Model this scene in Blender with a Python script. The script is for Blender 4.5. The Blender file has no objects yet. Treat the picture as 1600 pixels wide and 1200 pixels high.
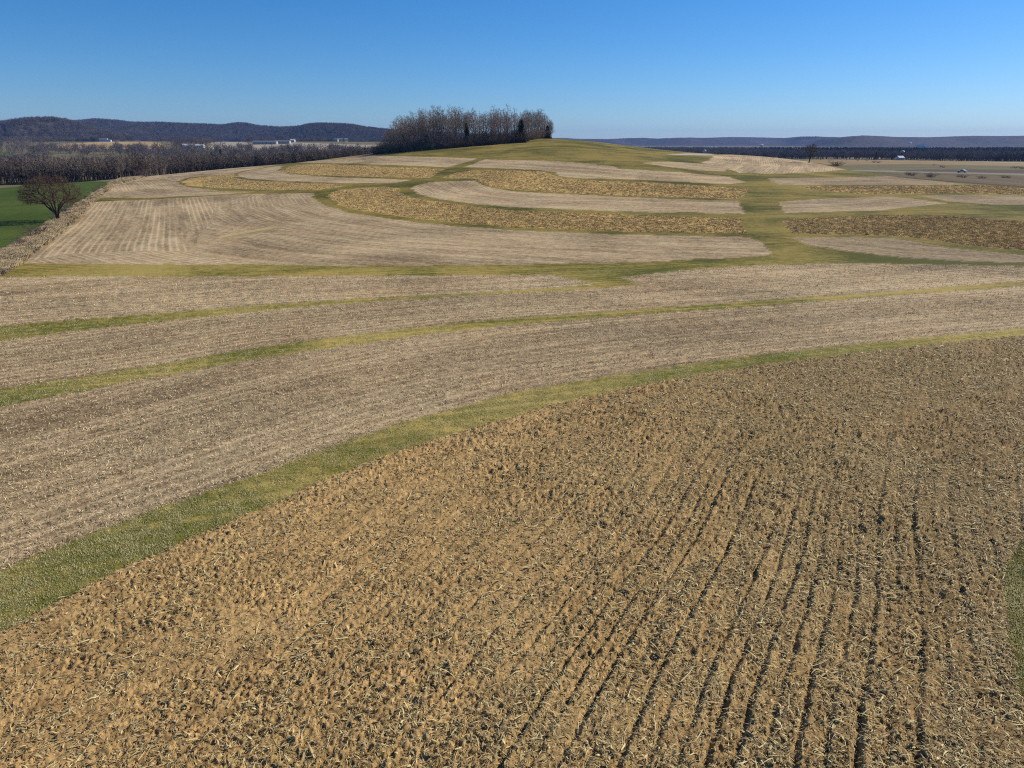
import bpy, math, random
import numpy as np
from mathutils import Vector

random.seed(7)
rng = np.random.default_rng(11)
scene = bpy.context.scene
R = math.radians

# ------------------------------------------------------------------ camera
CAM_H = 16.0
F = 1109.0                      # focal length in photo pixels (1600 wide)
HOR = 224.0                     # horizon row
PITCH = math.atan((600.0 - HOR) / F)
CP, SP = math.cos(PITCH), math.sin(PITCH)
cam_d = bpy.data.cameras.new('camera')
cam_d.sensor_width = 36.0
cam_d.lens = 36.0 * F / 1600.0
cam_d.clip_start = 0.5
cam_d.clip_end = 60000.0
cam = bpy.data.objects.new('camera', cam_d)
scene.collection.objects.link(cam)
cam.location = (0, 0, CAM_H)
cam.rotation_euler = (math.pi / 2 - PITCH, 0, 0)
scene.camera = cam

# ------------------------------------------------------------------ light
SUN_EL, SUN_AZ = R(34.5), R(62)            # azimuth clockwise from +Y
world = bpy.data.worlds.new('World'); scene.world = world
world.use_nodes = True
wn, wl = world.node_tree.nodes, world.node_tree.links
wn.clear()
w_out = wn.new('ShaderNodeOutputWorld'); w_bg = wn.new('ShaderNodeBackground')
sky = wn.new('ShaderNodeTexSky'); sky.sky_type = 'NISHITA'
sky.sun_disc = False
sky.sun_elevation = SUN_EL; sky.sun_rotation = SUN_AZ
sky.altitude = 300; sky.air_density = 0.9; sky.dust_density = 0.3; sky.ozone_density = 10.0
w_hsv = wn.new('ShaderNodeHueSaturation')
w_hsv.inputs['Saturation'].default_value = 1.15
w_gam = wn.new('ShaderNodeGamma'); w_gam.inputs['Gamma'].default_value = 1.0
wl.new(sky.outputs[0], w_hsv.inputs['Color'])
wl.new(w_hsv.outputs[0], w_gam.inputs['Color']); wl.new(w_gam.outputs[0], w_bg.inputs['Color'])
w_bg.inputs['Strength'].default_value = 0.1
wl.new(w_bg.outputs[0], w_out.inputs['Surface'])
sun_d = bpy.data.lights.new('sun', 'SUN')
sun_d.energy = 4.9; sun_d.angle = R(0.5); sun_d.color = (1.0, 0.94, 0.83)
sun = bpy.data.objects.new('sun', sun_d); scene.collection.objects.link(sun)
sdir = Vector((math.cos(SUN_EL) * math.sin(SUN_AZ), math.cos(SUN_EL) * math.cos(SUN_AZ), math.sin(SUN_EL)))
sun.rotation_euler = sdir.to_track_quat('Z', 'Y').to_euler()
sun.location = (60, 40, 80)

scene.view_settings.view_transform = 'Standard'
scene.view_settings.look = 'None'
scene.view_settings.exposure = 0.18
scene.view_settings.gamma = 1.0
scene.view_settings.use_curve_mapping = False
scene.render.engine = 'CYCLES'
cy = scene.cycles
cy.max_bounces = 4; cy.diffuse_bounces = 2; cy.glossy_bounces = 1; cy.transmission_bounces = 2
cy.volume_bounces = 0; cy.transparent_max_bounces = 6
cy.use_denoising = False; cy.filter_width = 1.1
try:
    cy.denoiser = 'OPENIMAGEDENOISE'; cy.denoising_prefilter = 'ACCURATE'
except Exception:
    pass

# ------------------------------------------------------------------ helpers
def link(o, parent=None):
    scene.collection.objects.link(o)
    if parent is not None: o.parent = parent
    return o

def tag(o, label=None, cat=None, group=None, kind=None):
    if label: o['label'] = label
    if cat: o['category'] = cat
    if group: o['group'] = group
    if kind: o['kind'] = kind
    return o

def empty(name, loc, rz=0.0):
    o = bpy.data.objects.new(name, None); o.empty_display_size = 0.5
    o.location = loc; o.rotation_euler = (0, 0, rz)
    return link(o)

def mesh_np(name, v, f, smooth=True):
    """v (n,3), f (m,k) arrays, k = 3 or 4"""
    me = bpy.data.meshes.new(name)
    v = np.asarray(v, np.float32); f = np.asarray(f, np.int32)
    k = f.shape[1]
    me.vertices.add(len(v)); me.vertices.foreach_set('co', v.ravel())
    me.loops.add(f.size); me.loops.foreach_set('vertex_index', f.ravel())
    me.polygons.add(len(f))
    me.polygons.foreach_set('loop_start', np.arange(0, f.size, k, dtype=np.int32))
    me.polygons.foreach_set('loop_total', np.full(len(f), k, np.int32))
    me.polygons.foreach_set('use_smooth', np.full(len(f), smooth, bool))
    me.update(calc_edges=True)
    return me

def _h(ix, iy, seed):
    a = (ix.astype(np.int64) * 374761393 + iy.astype(np.int64) * 668265263 + seed * 974634777) & 0xFFFFFFFF
    a = ((a ^ (a >> 13)) * 1274126177) & 0xFFFFFFFF
    a = ((a ^ (a >> 15)) * 2246822519) & 0xFFFFFFFF
    return ((a ^ (a >> 16)) & 0xFFFFFF).astype(np.float64) / 16777215.0

def vnoise(x, y, seed=0):
    ix, iy = np.floor(x), np.floor(y)
    fx, fy = x - ix, y - iy
    ux, uy = fx * fx * (3 - 2 * fx), fy * fy * (3 - 2 * fy)
    a, b = _h(ix, iy, seed), _h(ix + 1, iy, seed)
    c, d = _h(ix, iy + 1, seed), _h(ix + 1, iy + 1, seed)
    return (a * (1 - ux) + b * ux) * (1 - uy) + (c * (1 - ux) + d * ux) * uy

def fbm(x, y, octv=4, seed=0, gain=0.5, lac=2.03):
    s = np.zeros_like(x, dtype=float); amp = 1.0; tot = 0.0
    for i in range(octv):
        s += amp * vnoise(x, y, seed + i * 17); tot += amp
        x, y, amp = x * lac + 5.3, y * lac + 9.1, amp * gain
    return s / tot

def sstep(a, b, x):
    t = np.clip((x - a) / (b - a), 0, 1)
    return t * t * (3 - 2 * t)

# ------------------------------------------------------------------ terrain height (metres; camera above the origin)
_px = np.linspace(-500, 500, 2001)
_pt = np.interp(_px, [-500, -300, -210, -152, -114, -80, -40, -10, 22, 45, 76, 114, 140, 175, 205, 240, 320, 500],
                     [-3, -3, -2.2, 3.4, 6.4, 10.6, 15.6, 18.0, 18.9, 17.4, 13.4, 10.2, 9.4, 5.6, 1.4, -.4, 0, 0])
_k = np.exp(-0.5 * (np.arange(-60, 61) / 18.0) ** 2); _k /= _k.sum()
_pt = np.convolve(np.pad(_pt, 60, mode='edge'), _k, mode='valid')

def tab(xs, ys):
    xs, ys = np.array(xs, float), np.array(ys, float)
    return lambda q: np.interp(q, xs, ys)
RIDGES = [  # crest row of each wooded ridge by photo column, crest distance, width of its near slope
    (tab([-600, -200, 0, 30, 60, 90, 110, 125, 160, 200, 240, 280, 330], [202, 197, 194, 191.5, 189, 187, 189, 193, 201.5, 212, 221, 229, 236]), lambda x: 2400 + 0 * x, 560),
    (tab([-600, 0, 70, 110, 150, 190, 220, 260, 300, 350, 366, 378, 390, 402, 440, 470, 500, 550, 575, 610, 680, 760, 820, 870, 920],
         [197, 196, 193, 191, 188.5, 191, 194, 195, 196.5, 197.5, 195, 193.5, 194.5, 197, 199.5, 198.5, 198, 199, 202, 204, 207, 211, 216, 221, 232]), lambda x: 3500 + 0 * x, 950),
    (tab([400, 700, 860, 880, 910, 950, 980, 1005, 1030, 1060, 1100, 1140, 1180, 1225, 1250, 1275, 1310, 1345, 1370, 1400, 1450, 1490, 1520, 1560, 1600, 1700, 2300],
         [219, 217, 217, 216.5, 217.5, 218, 216.5, 216, 217, 215.5, 215.8, 214.6, 215, 216, 213.6, 213.4, 215.6, 212.4, 213, 214.6, 214.8, 213.4, 212.6, 213, 212.4, 211, 212]),
     lambda x: 7200 - 1900 * sstep(1190, 1330, x), 1300),
]

def col_of(X, Y):                    # photo column of a ground azimuth (at the horizon)
    return 800 + F * X / np.maximum(Y, 1e-3) / CP

def z_base(X, Y):
    S = sstep(112, 440, Y) * (1 - sstep(462, 800, Y))
    z = np.interp(X, _px, _pt) * S
    # gentle swells of the near fields
    z = z + 0.55 * np.sin(X * 0.031 + 0.6) * np.sin(Y * 0.037 + 1.1) * sstep(16, 60, Y) * (1 - sstep(120, 200, Y))
    # ground lifting towards the left ridges, then flat
    a = X / np.maximum(Y, 1.0)
    z = z + 19.5 * sstep(900, 1800, Y) * (1 - sstep(-0.12, 0.02, a))
    z = z - 7.0 * sstep(400, 620, Y) * (1 - sstep(950, 1500, Y)) * (1 - sstep(-.34, -.10, a))
    z = z - 6.0 * sstep(640, 1000, Y) * sstep(.0, .12, a)
    z = z + (fbm(X * 0.006, Y * 0.006, 2, 3) - 0.5) * 3.0 * sstep(600, 1500, Y)
    return z

def z_ridge(X, Y):
    c = col_of(X, Y); z = np.full(X.shape, -1000.0)
    m = Y > 1500
    if not m.any(): return z
    Xm, Ym, cm = X[m], Y[m], c[m]; zz = np.zeros_like(Xm)
    for i, (t, D, w) in enumerate(RIDGES):
        d = D(cm)
        top = CAM_H + (HOR - t(cm)) * d / F * CP       # height of the crest
        top = np.maximum(top - (13 if i < 2 else 0), 0)
        u = (Ym - (d - w)) / w
        spur = fbm(Xm / (w * .38) + 3 * i, Ym / (w * .8), 3, 40 + i) - 0.5
        uf = np.clip(u + spur * 2.2 * np.clip(u * (1 - u) * 4, 0, 1), 0, 1)
        q = np.where(u < 1, sstep(-0.05, 1.0, uf) * (u > -0.02), np.clip(1 - (u - 1) * 0.5, 0.3, 1))
        zz = np.maximum(zz, top * q)
    z[m] = np.where(zz > 0.05, zz, -1000.0)
    return z

def z_ground(X, Y):
    X = np.asarray(X, float); Y = np.asarray(Y, float)
    return np.maximum(z_base(X, Y), z_ridge(X, Y))

def zg(x, y): return float(z_ground(np.array([float(x)]), np.array([float(y)]))[0])

def project(X, Y, Z):
    dep = Y * CP - (Z - CAM_H) * SP
    return 800 + F * X / dep, 600 - F * (Y * SP + (Z - CAM_H) * CP) / dep

def hit(px, py):
    """where a line of sight meets the ground"""
    dx, dz, dy = (px - 800) / F, -SP + (600 - py) / F * CP, CP + (600 - py) / F * SP
    Y = np.geomspace(5, 9000, 5000); t = Y / dy
    zr = CAM_H + dz * t; g = z_ground(dx * t, Y)
    k = np.argmax(zr < g)
    if not (zr < g).any(): k = len(Y) - 1
    if k > 0:
        e0, e1 = zr[k - 1] - g[k - 1], g[k] - zr[k]
        y = Y[k - 1] + (Y[k] - Y[k - 1]) * e0 / max(e0 + e1, 1e-9)
    else: y = Y[0]
    return dx * y / dy, y

def at(px, Yd):
    """ground point at photo column px and forward distance Yd"""
    x = (px - 800) / F * CP * Yd
    return x, Yd, zg(x, Yd)

# ------------------------------------------------------------------ fields, traced along their real borders
# type: dark colour, light colour, streak, speckle, bump, patch
TY = {
 'grass':   ((.068, .070, .010), (.270, .198, .050), .85, 1.2, .5, 1.35),
 'plough':  ((.190, .128, .054), (.680, .470, .215), .25, .95, .8, .25),
 'stubble': ((.155, .106, .058), (.560, .415, .240), 1.0, 1.1, .5, .45),
 'corn':    ((.135, .080, .024), (.780, .520, .190), .40, 1.8, .8, .25),
 'wheat':   ((.040, .066, .008), (.092, .122, .020), .45, .55, .4, .70),
 'hedge':   ((.230, .165, .095), (.480, .360, .205), .20, 1.0, .8, .60),
 'tan':     ((.240, .160, .066), (.440, .310, .145), .40, .45, .2, .60),
 'brown':   ((.085, .058, .036), (.150, .105, .066), .50, .45, .3, .45),
 'scrub':   ((.110, .082, .045), (.230, .165, .085), .30, .90, .6, .60),
 'pale':    ((.330, .270, .190), (.520, .440, .330), .40, .40, .2, .50),
 'dull':    ((.120, .105, .045), (.220, .180, .090), .40, .50, .2, .60),
 'road':    ((.360, .320, .260), (.460, .410, .330), .30, .25, .1, .20),
 'floor':   ((.060, .042, .028), (.130, .095, .060), .10, .90, .6, .40),
 'wood':    ((.026, .020, .018), (.090, .070, .060), .00, 1.3, .8, 1.0),
 'straw':   ((.240, .165, .080), (.560, .420, .210), .80, .90, .4, .60),
 'ditch':   ((.050, .036, .022), (.110, .080, .045), .10, .60, .5, .40),
}
S1U = [(-700, 1220), (-300, 1040), (0, 889), (100, 852), (200, 813), (300, 778), (400, 741), (500, 705), (600, 669), (700, 641), (800, 615), (900, 596), (1000, 580), (1100, 566), (1200, 553), (1300, 542), (1400, 532), (1500, 522), (1600, 513), (2000, 478), (2400, 445)]
S1L = [(-700, 1380), (-300, 1150), (0, 990), (100, 934), (200, 884), (300, 840), (400, 799), (500, 753), (600, 712), (700, 680), (800, 651), (900, 624), (1000, 602), (1100, 584), (1200, 569), (1300, 556), (1400, 545), (1500, 534), (1600, 524), (2000, 487), (2400, 452)]
S2U = [(-700, 740), (0, 607), (100, 593), (200, 577), (300, 561), (400, 543), (500, 530), (600, 518), (700, 506), (800, 497), (1000, 483), (1200, 469), (1400, 455), (1600, 439), (2000, 414), (2400, 395)]
S2L = [(-700, 780), (0, 634), (100, 616), (200, 596), (300, 579), (400, 560), (500, 546), (600, 532), (700, 519), (800, 508), (1000, 491), (1200, 477), (1400, 461), (1600, 447), (2000, 420), (2400, 400)]
S3U = [(-700, 560), (0, 509), (100, 501), (200, 493), (300, 485), (400, 477), (500, 471), (600, 465), (700, 460), (800, 454), (930, 446)]
S3L = [(-700, 600), (0, 532), (100, 519), (200, 508), (300, 497), (400, 486), (500, 477), (600, 470), (700, 464), (800, 458), (900, 453), (1005, 445)]
C1L = [(516, 301), (513, 306), (519, 313), (542, 324), (600, 335), (700, 347), (800, 355), (1000, 362), (1168, 365)]
FIELDS = [
 # name, type, polygon, guide polyline, tint
 ('grass', 'grass', [(-1500, 2600), (-1500, 470), (0, 432), (40, 412), (150, 315), (190, 285), (245, 271), (300, 264), (420, 257), (500, 247), (590, 236), (870, 214), (1000, 229), (1100, 239), (1160, 240), (1260, 251), (1330, 264), (1400, 276), (1500, 287), (1600, 294), (2400, 345), (2600, 2600)], None, 1),
 ('ploughed_field', 'plough', S1L + [(2600, 2600), (-1500, 2600), (-1500, 1900)], [(1418, 1500), (1418, 1100), (1424, 800), (1440, 640)], 1),
 ('grass', 'grass', [(1640, 790), (1598, 830), (1580, 880), (1572, 930), (1578, 1000), (1592, 1080), (1630, 1180), (1720, 1400), (1950, 1500), (1950, 860)], None, .5),
 ('stubble_field', 'stubble', S2L + S1U[::-1], S1U, .98),
 ('stubble_field', 'stubble', S3L + [(965, 434), (1050, 424), (1120, 418), (1200, 414), (1300, 412), (1400, 412), (1600, 416), (2000, 400), (2400, 385)] + S2U[::-1], S2U, 1.0),
 ('stubble_field', 'stubble', [(-700, 470), (0, 433), (150, 432), (300, 432.5), (400, 432), (600, 431), (800, 429.5), (866, 430), (900, 437), (932, 445)] + S3U[-2::-1], S3U, 1.05),
 ('stubble_field', 'stubble', [(40, 412), (62, 390), (100, 362), (148, 315), (230, 312), (300, 308), (400, 303), (492, 301), (490, 309), (512, 323), (560, 335), (640, 346), (700, 352), (800, 360), (1000, 367), (1172, 371), (1190, 380), (1206, 396), (1195, 400), (1000, 410), (800, 414), (600, 415), (400, 414), (200, 412)], [(640, 288), (560, 292), (505, 297), (498, 303), (512, 316), (560, 331), (700, 350), (1000, 366), (1400, 374)], 1.02),
 ('stubble_field', 'stubble', [(40, 412), (62, 390), (100, 362), (148, 315), (230, 312), (300, 308), (330, 307), (338, 330), (320, 360), (300, 393), (200, 394), (100, 398)], [(150, 313), (100, 362), (62, 390), (30, 420)], 1.04),
 ('corn_residue_field', 'corn', C1L + [(1160, 352), (1163, 342), (1000, 336), (800, 329), (700, 318), (645, 309), (622, 301), (624, 294), (600, 292), (560, 294), (530, 297)], C1L, 1.0),
 ('stubble_field', 'stubble', [(640, 295), (650, 289), (672, 285), (700, 283), (742, 282), (752, 287), (768, 293), (800, 299), (900, 304), (1000, 309), (1150, 314), (1157, 316), (1158, 326), (1163, 334), (1000, 331), (800, 324), (740, 318), (690, 312), (656, 304)], [(640, 295), (656, 304), (690, 312), (800, 324), (1163, 334)], 1.12),
 ('corn_residue_field', 'corn', [(690, 278), (715, 269), (745, 266), (800, 266), (850, 268), (868, 277), (900, 281), (1000, 284), (1100, 290), (1166, 295), (1167, 303), (1150, 311), (1000, 307), (900, 302), (800, 296), (765, 290), (754, 285), (742, 280)], [(754, 285), (765, 290), (900, 302), (1150, 311)], 1.0),
 ('stubble_field', 'stubble', [(728, 261), (758, 249), (800, 250), (850, 251), (900, 254), (964, 260), (962, 263), (1000, 265), (1070, 270), (1140, 276), (1165, 285), (1140, 287), (1100, 286), (1000, 281), (900, 278), (873, 275), (870, 269), (840, 266), (800, 264)], [(728, 262), (870, 272), (1000, 282), (1165, 288)], 1.13),
 ('stubble_field', 'stubble', [(1003, 254.5), (1040, 252.5), (1090, 255), (1132, 259), (1136, 268), (1100, 267), (1050, 262)], [(1003, 256), (1136, 269)], 1.08),
 ('stubble_field', 'stubble', [(1092, 254), (1108, 250), (1116, 243), (1160, 241), (1200, 245), (1260, 252), (1325, 265), (1260, 270), (1200, 271.5), (1155, 270), (1130, 262)], [(1116, 244), (1108, 250), (1092, 255)], 1.15),
 ('stubble_field', 'stubble', [(450, 253.5), (520, 249.5), (580, 243.5), (640, 244), (746, 247.5), (735, 251), (700, 261.5), (620, 258), (540, 255)], [(450, 254), (560, 256), (700, 262)], 1.1),
 ('corn_residue_field', 'corn', [(440, 267), (455, 260), (480, 256.5), (520, 257), (600, 260.5), (694, 264), (672, 278), (600, 277), (500, 274), (455, 270.5)], [(440, 268), (500, 275), (672, 279)], .98),
 ('stubble_field', 'stubble', [(371, 276), (370, 272), (385, 267), (420, 261.5), (440, 259), (436, 266), (450, 271), (500, 276), (600, 279.5), (642, 281), (612, 286), (520, 286), (440, 282.5), (395, 280)], [(371, 275), (395, 281), (520, 287)], 1.14),
 ('corn_residue_field', 'corn', [(284, 284), (295, 279), (330, 275), (366, 273), (368, 278), (395, 282), (520, 288), (540, 291), (500, 296), (420, 297), (340, 294), (296, 290)], [(284, 284), (296, 290), (340, 294), (500, 297)], .95),
 ('stubble_field', 'stubble', [(152, 309), (176, 292), (192, 284), (245, 272), (300, 265.5), (420, 258.5), (440, 257), (415, 261), (380, 267), (364, 273), (325, 274.5), (292, 278), (277, 284), (292, 292), (340, 298), (400, 300), (330, 305), (230, 309)], [(277, 284), (292, 292), (340, 298), (400, 300)], 1.08),
 ('tan_field', 'tan', [(520, 246), (560, 240.5), (592, 236.5), (586, 243), (520, 248.5)], None, .95),
 ('stubble_field', 'stubble', [(1198, 278), (1300, 277.5), (1390, 275), (1505, 288), (1400, 289.5), (1280, 289.5), (1215, 288)], [(1198, 278), (1390, 276)], .92),
 ('corn_residue_field', 'corn', [(1250, 292), (1300, 291), (1400, 290.5), (1600, 289), (2200, 300), (2200, 325), (1600, 304), (1500, 302), (1400, 303), (1340, 303), (1280, 297)], [(1250, 300), (1400, 304), (1600, 305)], .8),
 ('stubble_field', 'stubble', [(1214, 315), (1300, 310), (1386, 307), (1430, 311), (1482, 318), (1380, 328), (1300, 331), (1226, 333)], [(1226, 334), (1380, 329), (1482, 319)], .92),
 ('stubble_field', 'stubble', [(1436, 306), (1500, 305), (1600, 305.5), (2200, 330), (2200, 345), (1600, 320), (1550, 320), (1485, 315)], [(1436, 306), (1600, 306)], .85),
 ('corn_residue_field', 'corn', [(1221, 344), (1300, 339.5), (1400, 336), (1500, 338.5), (1600, 347), (2200, 395), (2200, 440), (1600, 391), (1520, 384), (1450, 373), (1380, 367), (1240, 365.5), (1228, 354)], [(1228, 366), (1380, 368), (1450, 374), (1600, 393), (2200, 440)], .72),
 ('stubble_field', 'stubble', [(1238, 372), (1300, 370.5), (1400, 372), (1480, 387), (1600, 399), (2200, 450), (2200, 460), (1600, 411), (1500, 408), (1400, 402), (1310, 391), (1262, 383)], [(1238, 384), (1310, 392), (1400, 403), (1600, 412)], .82),
 # the green winter field and the fence line on the left
 ('winter_wheat_field', 'wheat', [(-1500, 700), (-400, 470), (0, 396), (40, 366), (80, 345), (130, 312), (178, 284), (150, 283), (70, 285), (0, 293), (-400, 305), (-1500, 330)], [(0, 396), (178, 284)], 1),
 ('tan_field', 'dull', [(-400, 305), (0, 294), (36, 291), (70, 285), (0, 287), (-400, 292)], None, 1),
 ('rough_grass', 'hedge', [(-700, 640), (0, 432), (36, 412), (62, 389), (98, 361), (146, 316), (180, 290), (228, 276), (228, 271), (190, 279), (172, 287), (126, 316), (78, 350), (36, 378), (0, 398), (-700, 560)], None, 1),
 # the plain on the right
 ('plain_field', 'tan', [(1255, 250), (1300, 248.5), (1450, 250.5), (1600, 255.5), (2200, 275), (2200, 282), (1600, 259.5), (1450, 256.5), (1300, 257), (1280, 255)], None, .82),
 ('plain_field', 'dull', [(1290, 257), (1450, 257), (1600, 260), (2200, 282), (2200, 287), (1600, 264.5), (1450, 264), (1330, 266), (1310, 260)], None, .85),
 ('bare_field', 'brown', [(1400, 266.5), (1450, 264.3), (1600, 265), (2200, 287), (2200, 292), (1600, 271), (1500, 269), (1400, 267.4)], None, .8),
 ('scrub', 'scrub', [(1350, 268), (1500, 271.5), (1600, 274.5), (2200, 295), (2200, 318), (1600, 293), (1500, 286), (1400, 276.5)], None, .75),
 ('road', 'road', [(1330, 265.4), (1400, 267.2), (1500, 269.2), (1600, 271.4), (2200, 291), (2200, 293.6), (1600, 273.4), (1500, 270.9), (1400, 268.6), (1335, 267.4)], None, .55),
 ('ditch', 'ditch', [(1390, 275), (1450, 280), (1500, 284), (1560, 288), (1600, 291), (2200, 315), (2200, 318), (1600, 293.4), (1555, 289.5), (1500, 285.6), (1450, 281.2)], None, .8),
 ('plain_field', 'pale', [(1265, 247.5), (1275, 244.5), (1345, 245.3), (1390, 247.2), (1380, 248.4), (1300, 248)], None, .9),
 ('plain_field', 'pale', [(1470, 250), (1600, 254), (2200, 270), (2200, 274), (1600, 255.5), (1480, 251.2)], None, .8),
 ('plain_field', 'pale', [(1040, 242), (1070, 239.5), (1110, 240), (1120, 243)], None, .95),
 # far fields under the left ridges
 ('far_field', 'tan', [(76, 231), (80, 226), (120, 223.5), (150, 222), (170, 220), (200, 221), (225, 220), (245, 223), (275, 229), (270, 233), (150, 233)], None, 1.15),
 ('far_field', 'pale', [(325, 231), (332, 223), (350, 221.5), (380, 222), (400, 226), (460, 222.5), (500, 224), (560, 226), (600, 226), (600, 236), (450, 234), (330, 233)], None, .86),
 ('stubble_field', 'straw', [(336, 372), (352, 366), (380, 361), (408, 357), (432, 352), (440, 354), (416, 361), (388, 368), (356, 374)], [(336, 373), (440, 355)], 1),
 ('far_field', 'wheat', [(-300, 243), (-300, 236), (0, 237.5), (20, 237.5), (22, 242)], None, 1.2),
]

def inside(px, py, poly):
    r = np.zeros(px.shape, bool); n = len(poly)
    xs = [p[0] for p in poly]; ys = [p[1] for p in poly]
    bb = (px >= min(xs)) & (px <= max(xs)) & (py >= min(ys)) & (py <= max(ys))
    qx, qy = px[bb], py[bb]; q = np.zeros(qx.shape, bool)
    for i in range(n):
        x0, y0 = poly[i]; x1, y1 = poly[(i + 1) % n]
        if y0 == y1: continue
        c = (y0 > qy) != (y1 > qy)
        q ^= c & (qx < (x1 - x0) * (qy - y0) / (y1 - y0) + x0)
    r[bb] = q
    return r

def classify(X, Y, Zs, hidden=None):
    """field index of ground points, -1 where no field is"""
    j = 0.35 + Y * 0.0022
    jx = (fbm(X / (j * 3), Y / (j * 3), 3, 5) - .5) * j * 1.1
    jy = (fbm(X / (j * 3), Y / (j * 3), 3, 6) - .5) * j * 1.1
    jx = jx + (fbm(X / 6.0, Y / 9.0, 3, 7) - .5) * 1.1 * sstep(60, 130, Y); jy = jy + (fbm(X / 5.0, Y / 9.0, 3, 8) - .5) * 3.0 * sstep(80, 160, Y) * (1 - sstep(300, 500, Y))
    px, py = project(X + jx, Y + jy, Zs)
    idx = np.full(X.shape, -1, np.int32)
    for i, fl in enumerate(FIELDS):
        idx[inside(px, py, fl[2])] = i
    zr = z_ridge(X, Y) > z_base(X, Y) + 0.5
    idx[zr] = -2
    if hidden is not None:
        idx[hidden & (Y < 620)] = 0
        idx[hidden & (Y >= 620) & ~zr] = -1
    return idx

def row_coords(X, Y, guide):
    """u along, v across the crop rows that follow a guide line"""
    P = np.array([hit(*p) for p in guide]); best = np.full(X.shape, 1e12); u = np.zeros_like(X); v = np.zeros_like(X); s0 = 0.0
    for k in range(len(P) - 1):
        a, b = P[k], P[k + 1]; d = b - a; L = np.hypot(*d) + 1e-9; d = d / L
        t = (X - a[0]) * d[0] + (Y - a[1]) * d[1]
        tc = t.copy()
        if k > 0: tc = np.maximum(tc, 0)
        if k < len(P) - 2: tc = np.minimum(tc, L)
        dist = np.hypot(X - a[0] - tc * d[0], Y - a[1] - tc * d[1])
        m = dist < best
        best[m] = dist[m]; u[m] = s0 + tc[m]
        v[m] = dist[m] * np.sign((X[m] - a[0]) * d[1] - (Y[m] - a[1]) * d[0])
        s0 += L
    return u, v

PLOUGH = 1
STREAK = {7: .78, 6: .75}
def relief(X, Y, idx, u, v):
    """height of clods, furrows and stubble above the smooth ground"""
    z = np.zeros_like(X)
    m = idx == PLOUGH
    if m.any():
        x, y, vv, uu = X[m], Y[m], v[m], u[m]
        wob = (fbm(x * .05, y * .05, 2, 21) - .5) * 1.6 + (vnoise(x * 1.7, y * 1.7, 20) - .5) * .10
        rowamp = (.45 + .75 * sstep(.30, .60, fbm(x * .05 + 2, y * .05, 3, 22))) * (.50 + .50 * sstep(-12, 8, x)) * (1 - .92 * sstep(21, 42, y))
        z1 = np.zeros_like(x)
        for sp_, wd, dp, sd in ((1.42, .10, .07, 1), (.71, .085, .085, 2)):
            q = (vv + wob) / sp_; ri = np.floor(q + .5); fr = (q - ri) * sp_
            dpt = dp * (.35 + 1.0 * _h(ri, ri * 0 + sd, 77)) * (1.1 * sstep(.20, .75, fbm(uu * .5 + ri * 7.7, ri * 3.1, 3, 23)) + .38)
            z1 += (-np.exp(-(fr / wd) ** 2) + .55 * np.exp(-((fr - wd * 2.0) / (wd * 1.4)) ** 2)) * dpt * rowamp
        c1 = vnoise(x * 5.5, y * 5.5, 24); c2 = vnoise(x * 11.5, y * 11.5, 25); c3 = vnoise(x * 19, y * 19, 26)
        big = sstep(.80, .97, vnoise(x * 4.1, y * 4.1, 27))
        cl = (np.abs(c1 - .5) * -.15 + np.abs(c2 - .5) * -.12 + c3 * .055 + big * .09)
        soft = (.62 + .38 * sstep(-14, 8, x)) * (.40 + 1.0 * sstep(.25, .75, fbm(x * .3, y * .3, 3, 28)))
        pits = -sstep(.68, .90, vnoise(x * 8.3 + 9, y * 8.3, 29)) * .085
        z[m] = (z1 + (cl + pits) * soft * .74 * (1 + y / 42.0) + .05)
    ty = np.array([FIELDS[i][1] if i >= 0 else 'x' for i in range(len(FIELDS))])
    for name, amp, sc in (('stubble', .05, 4.0), ('corn', .08, 1.1), ('grass', .07, 3.0), ('hedge', .12, 1.5), ('wheat', .03, 3.0), ('scrub', .2, .8)):
        ids = np.where(ty == name)[0]
        m = np.isin(idx, ids)
        if not m.any(): continue
        x, y = X[m], Y[m]
        s = sc / (1 + y / 120.0)
        n = vnoise(x * s, y * s * .8, 33) * .5 + rng.random(x.shape) * .5
        zz = (n - .5) * amp
        if name in ('stubble', 'corn'):
            zz = zz + np.sin(v[m] * 2 * np.pi / .76) * .02 * (1 - sstep(60, 120, y))
        z[m] = zz
    # worn dead furrow along the field edges
    return z

# ------------------------------------------------------------------ ground material (layout in attributes, all texture in nodes)
def nmath(nt, op, a, b=None, clamp=False):
    n = nt.nodes.new('ShaderNodeMath'); n.operation = op; n.use_clamp = clamp
    for i, q in enumerate((a, b)):
        if q is None: continue
        if isinstance(q, (int, float)): n.inputs[i].default_value = q
        else: nt.links.new(q, n.inputs[i])
    return n.outputs[0]

def new_mat(name):
    m = bpy.data.materials.new(name); m.use_nodes = True
    nt = m.node_tree; b = nt.nodes['Principled BSDF']
    b.inputs['Roughness'].default_value = 0.9
    b.inputs['Specular IOR Level'].default_value = 0.15
    return m, nt, b

def noise(nt, vec, scale, detail, rough, dist=0.0):
    n = nt.nodes.new('ShaderNodeTexNoise')
    n.inputs['Scale'].default_value = scale; n.inputs['Detail'].default_value = detail
    n.inputs['Roughness'].default_value = rough; n.inputs['Distortion'].default_value = dist
    if vec is not None: nt.links.new(vec, n.inputs['Vector'])
    return n.outputs['Fac']

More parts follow.
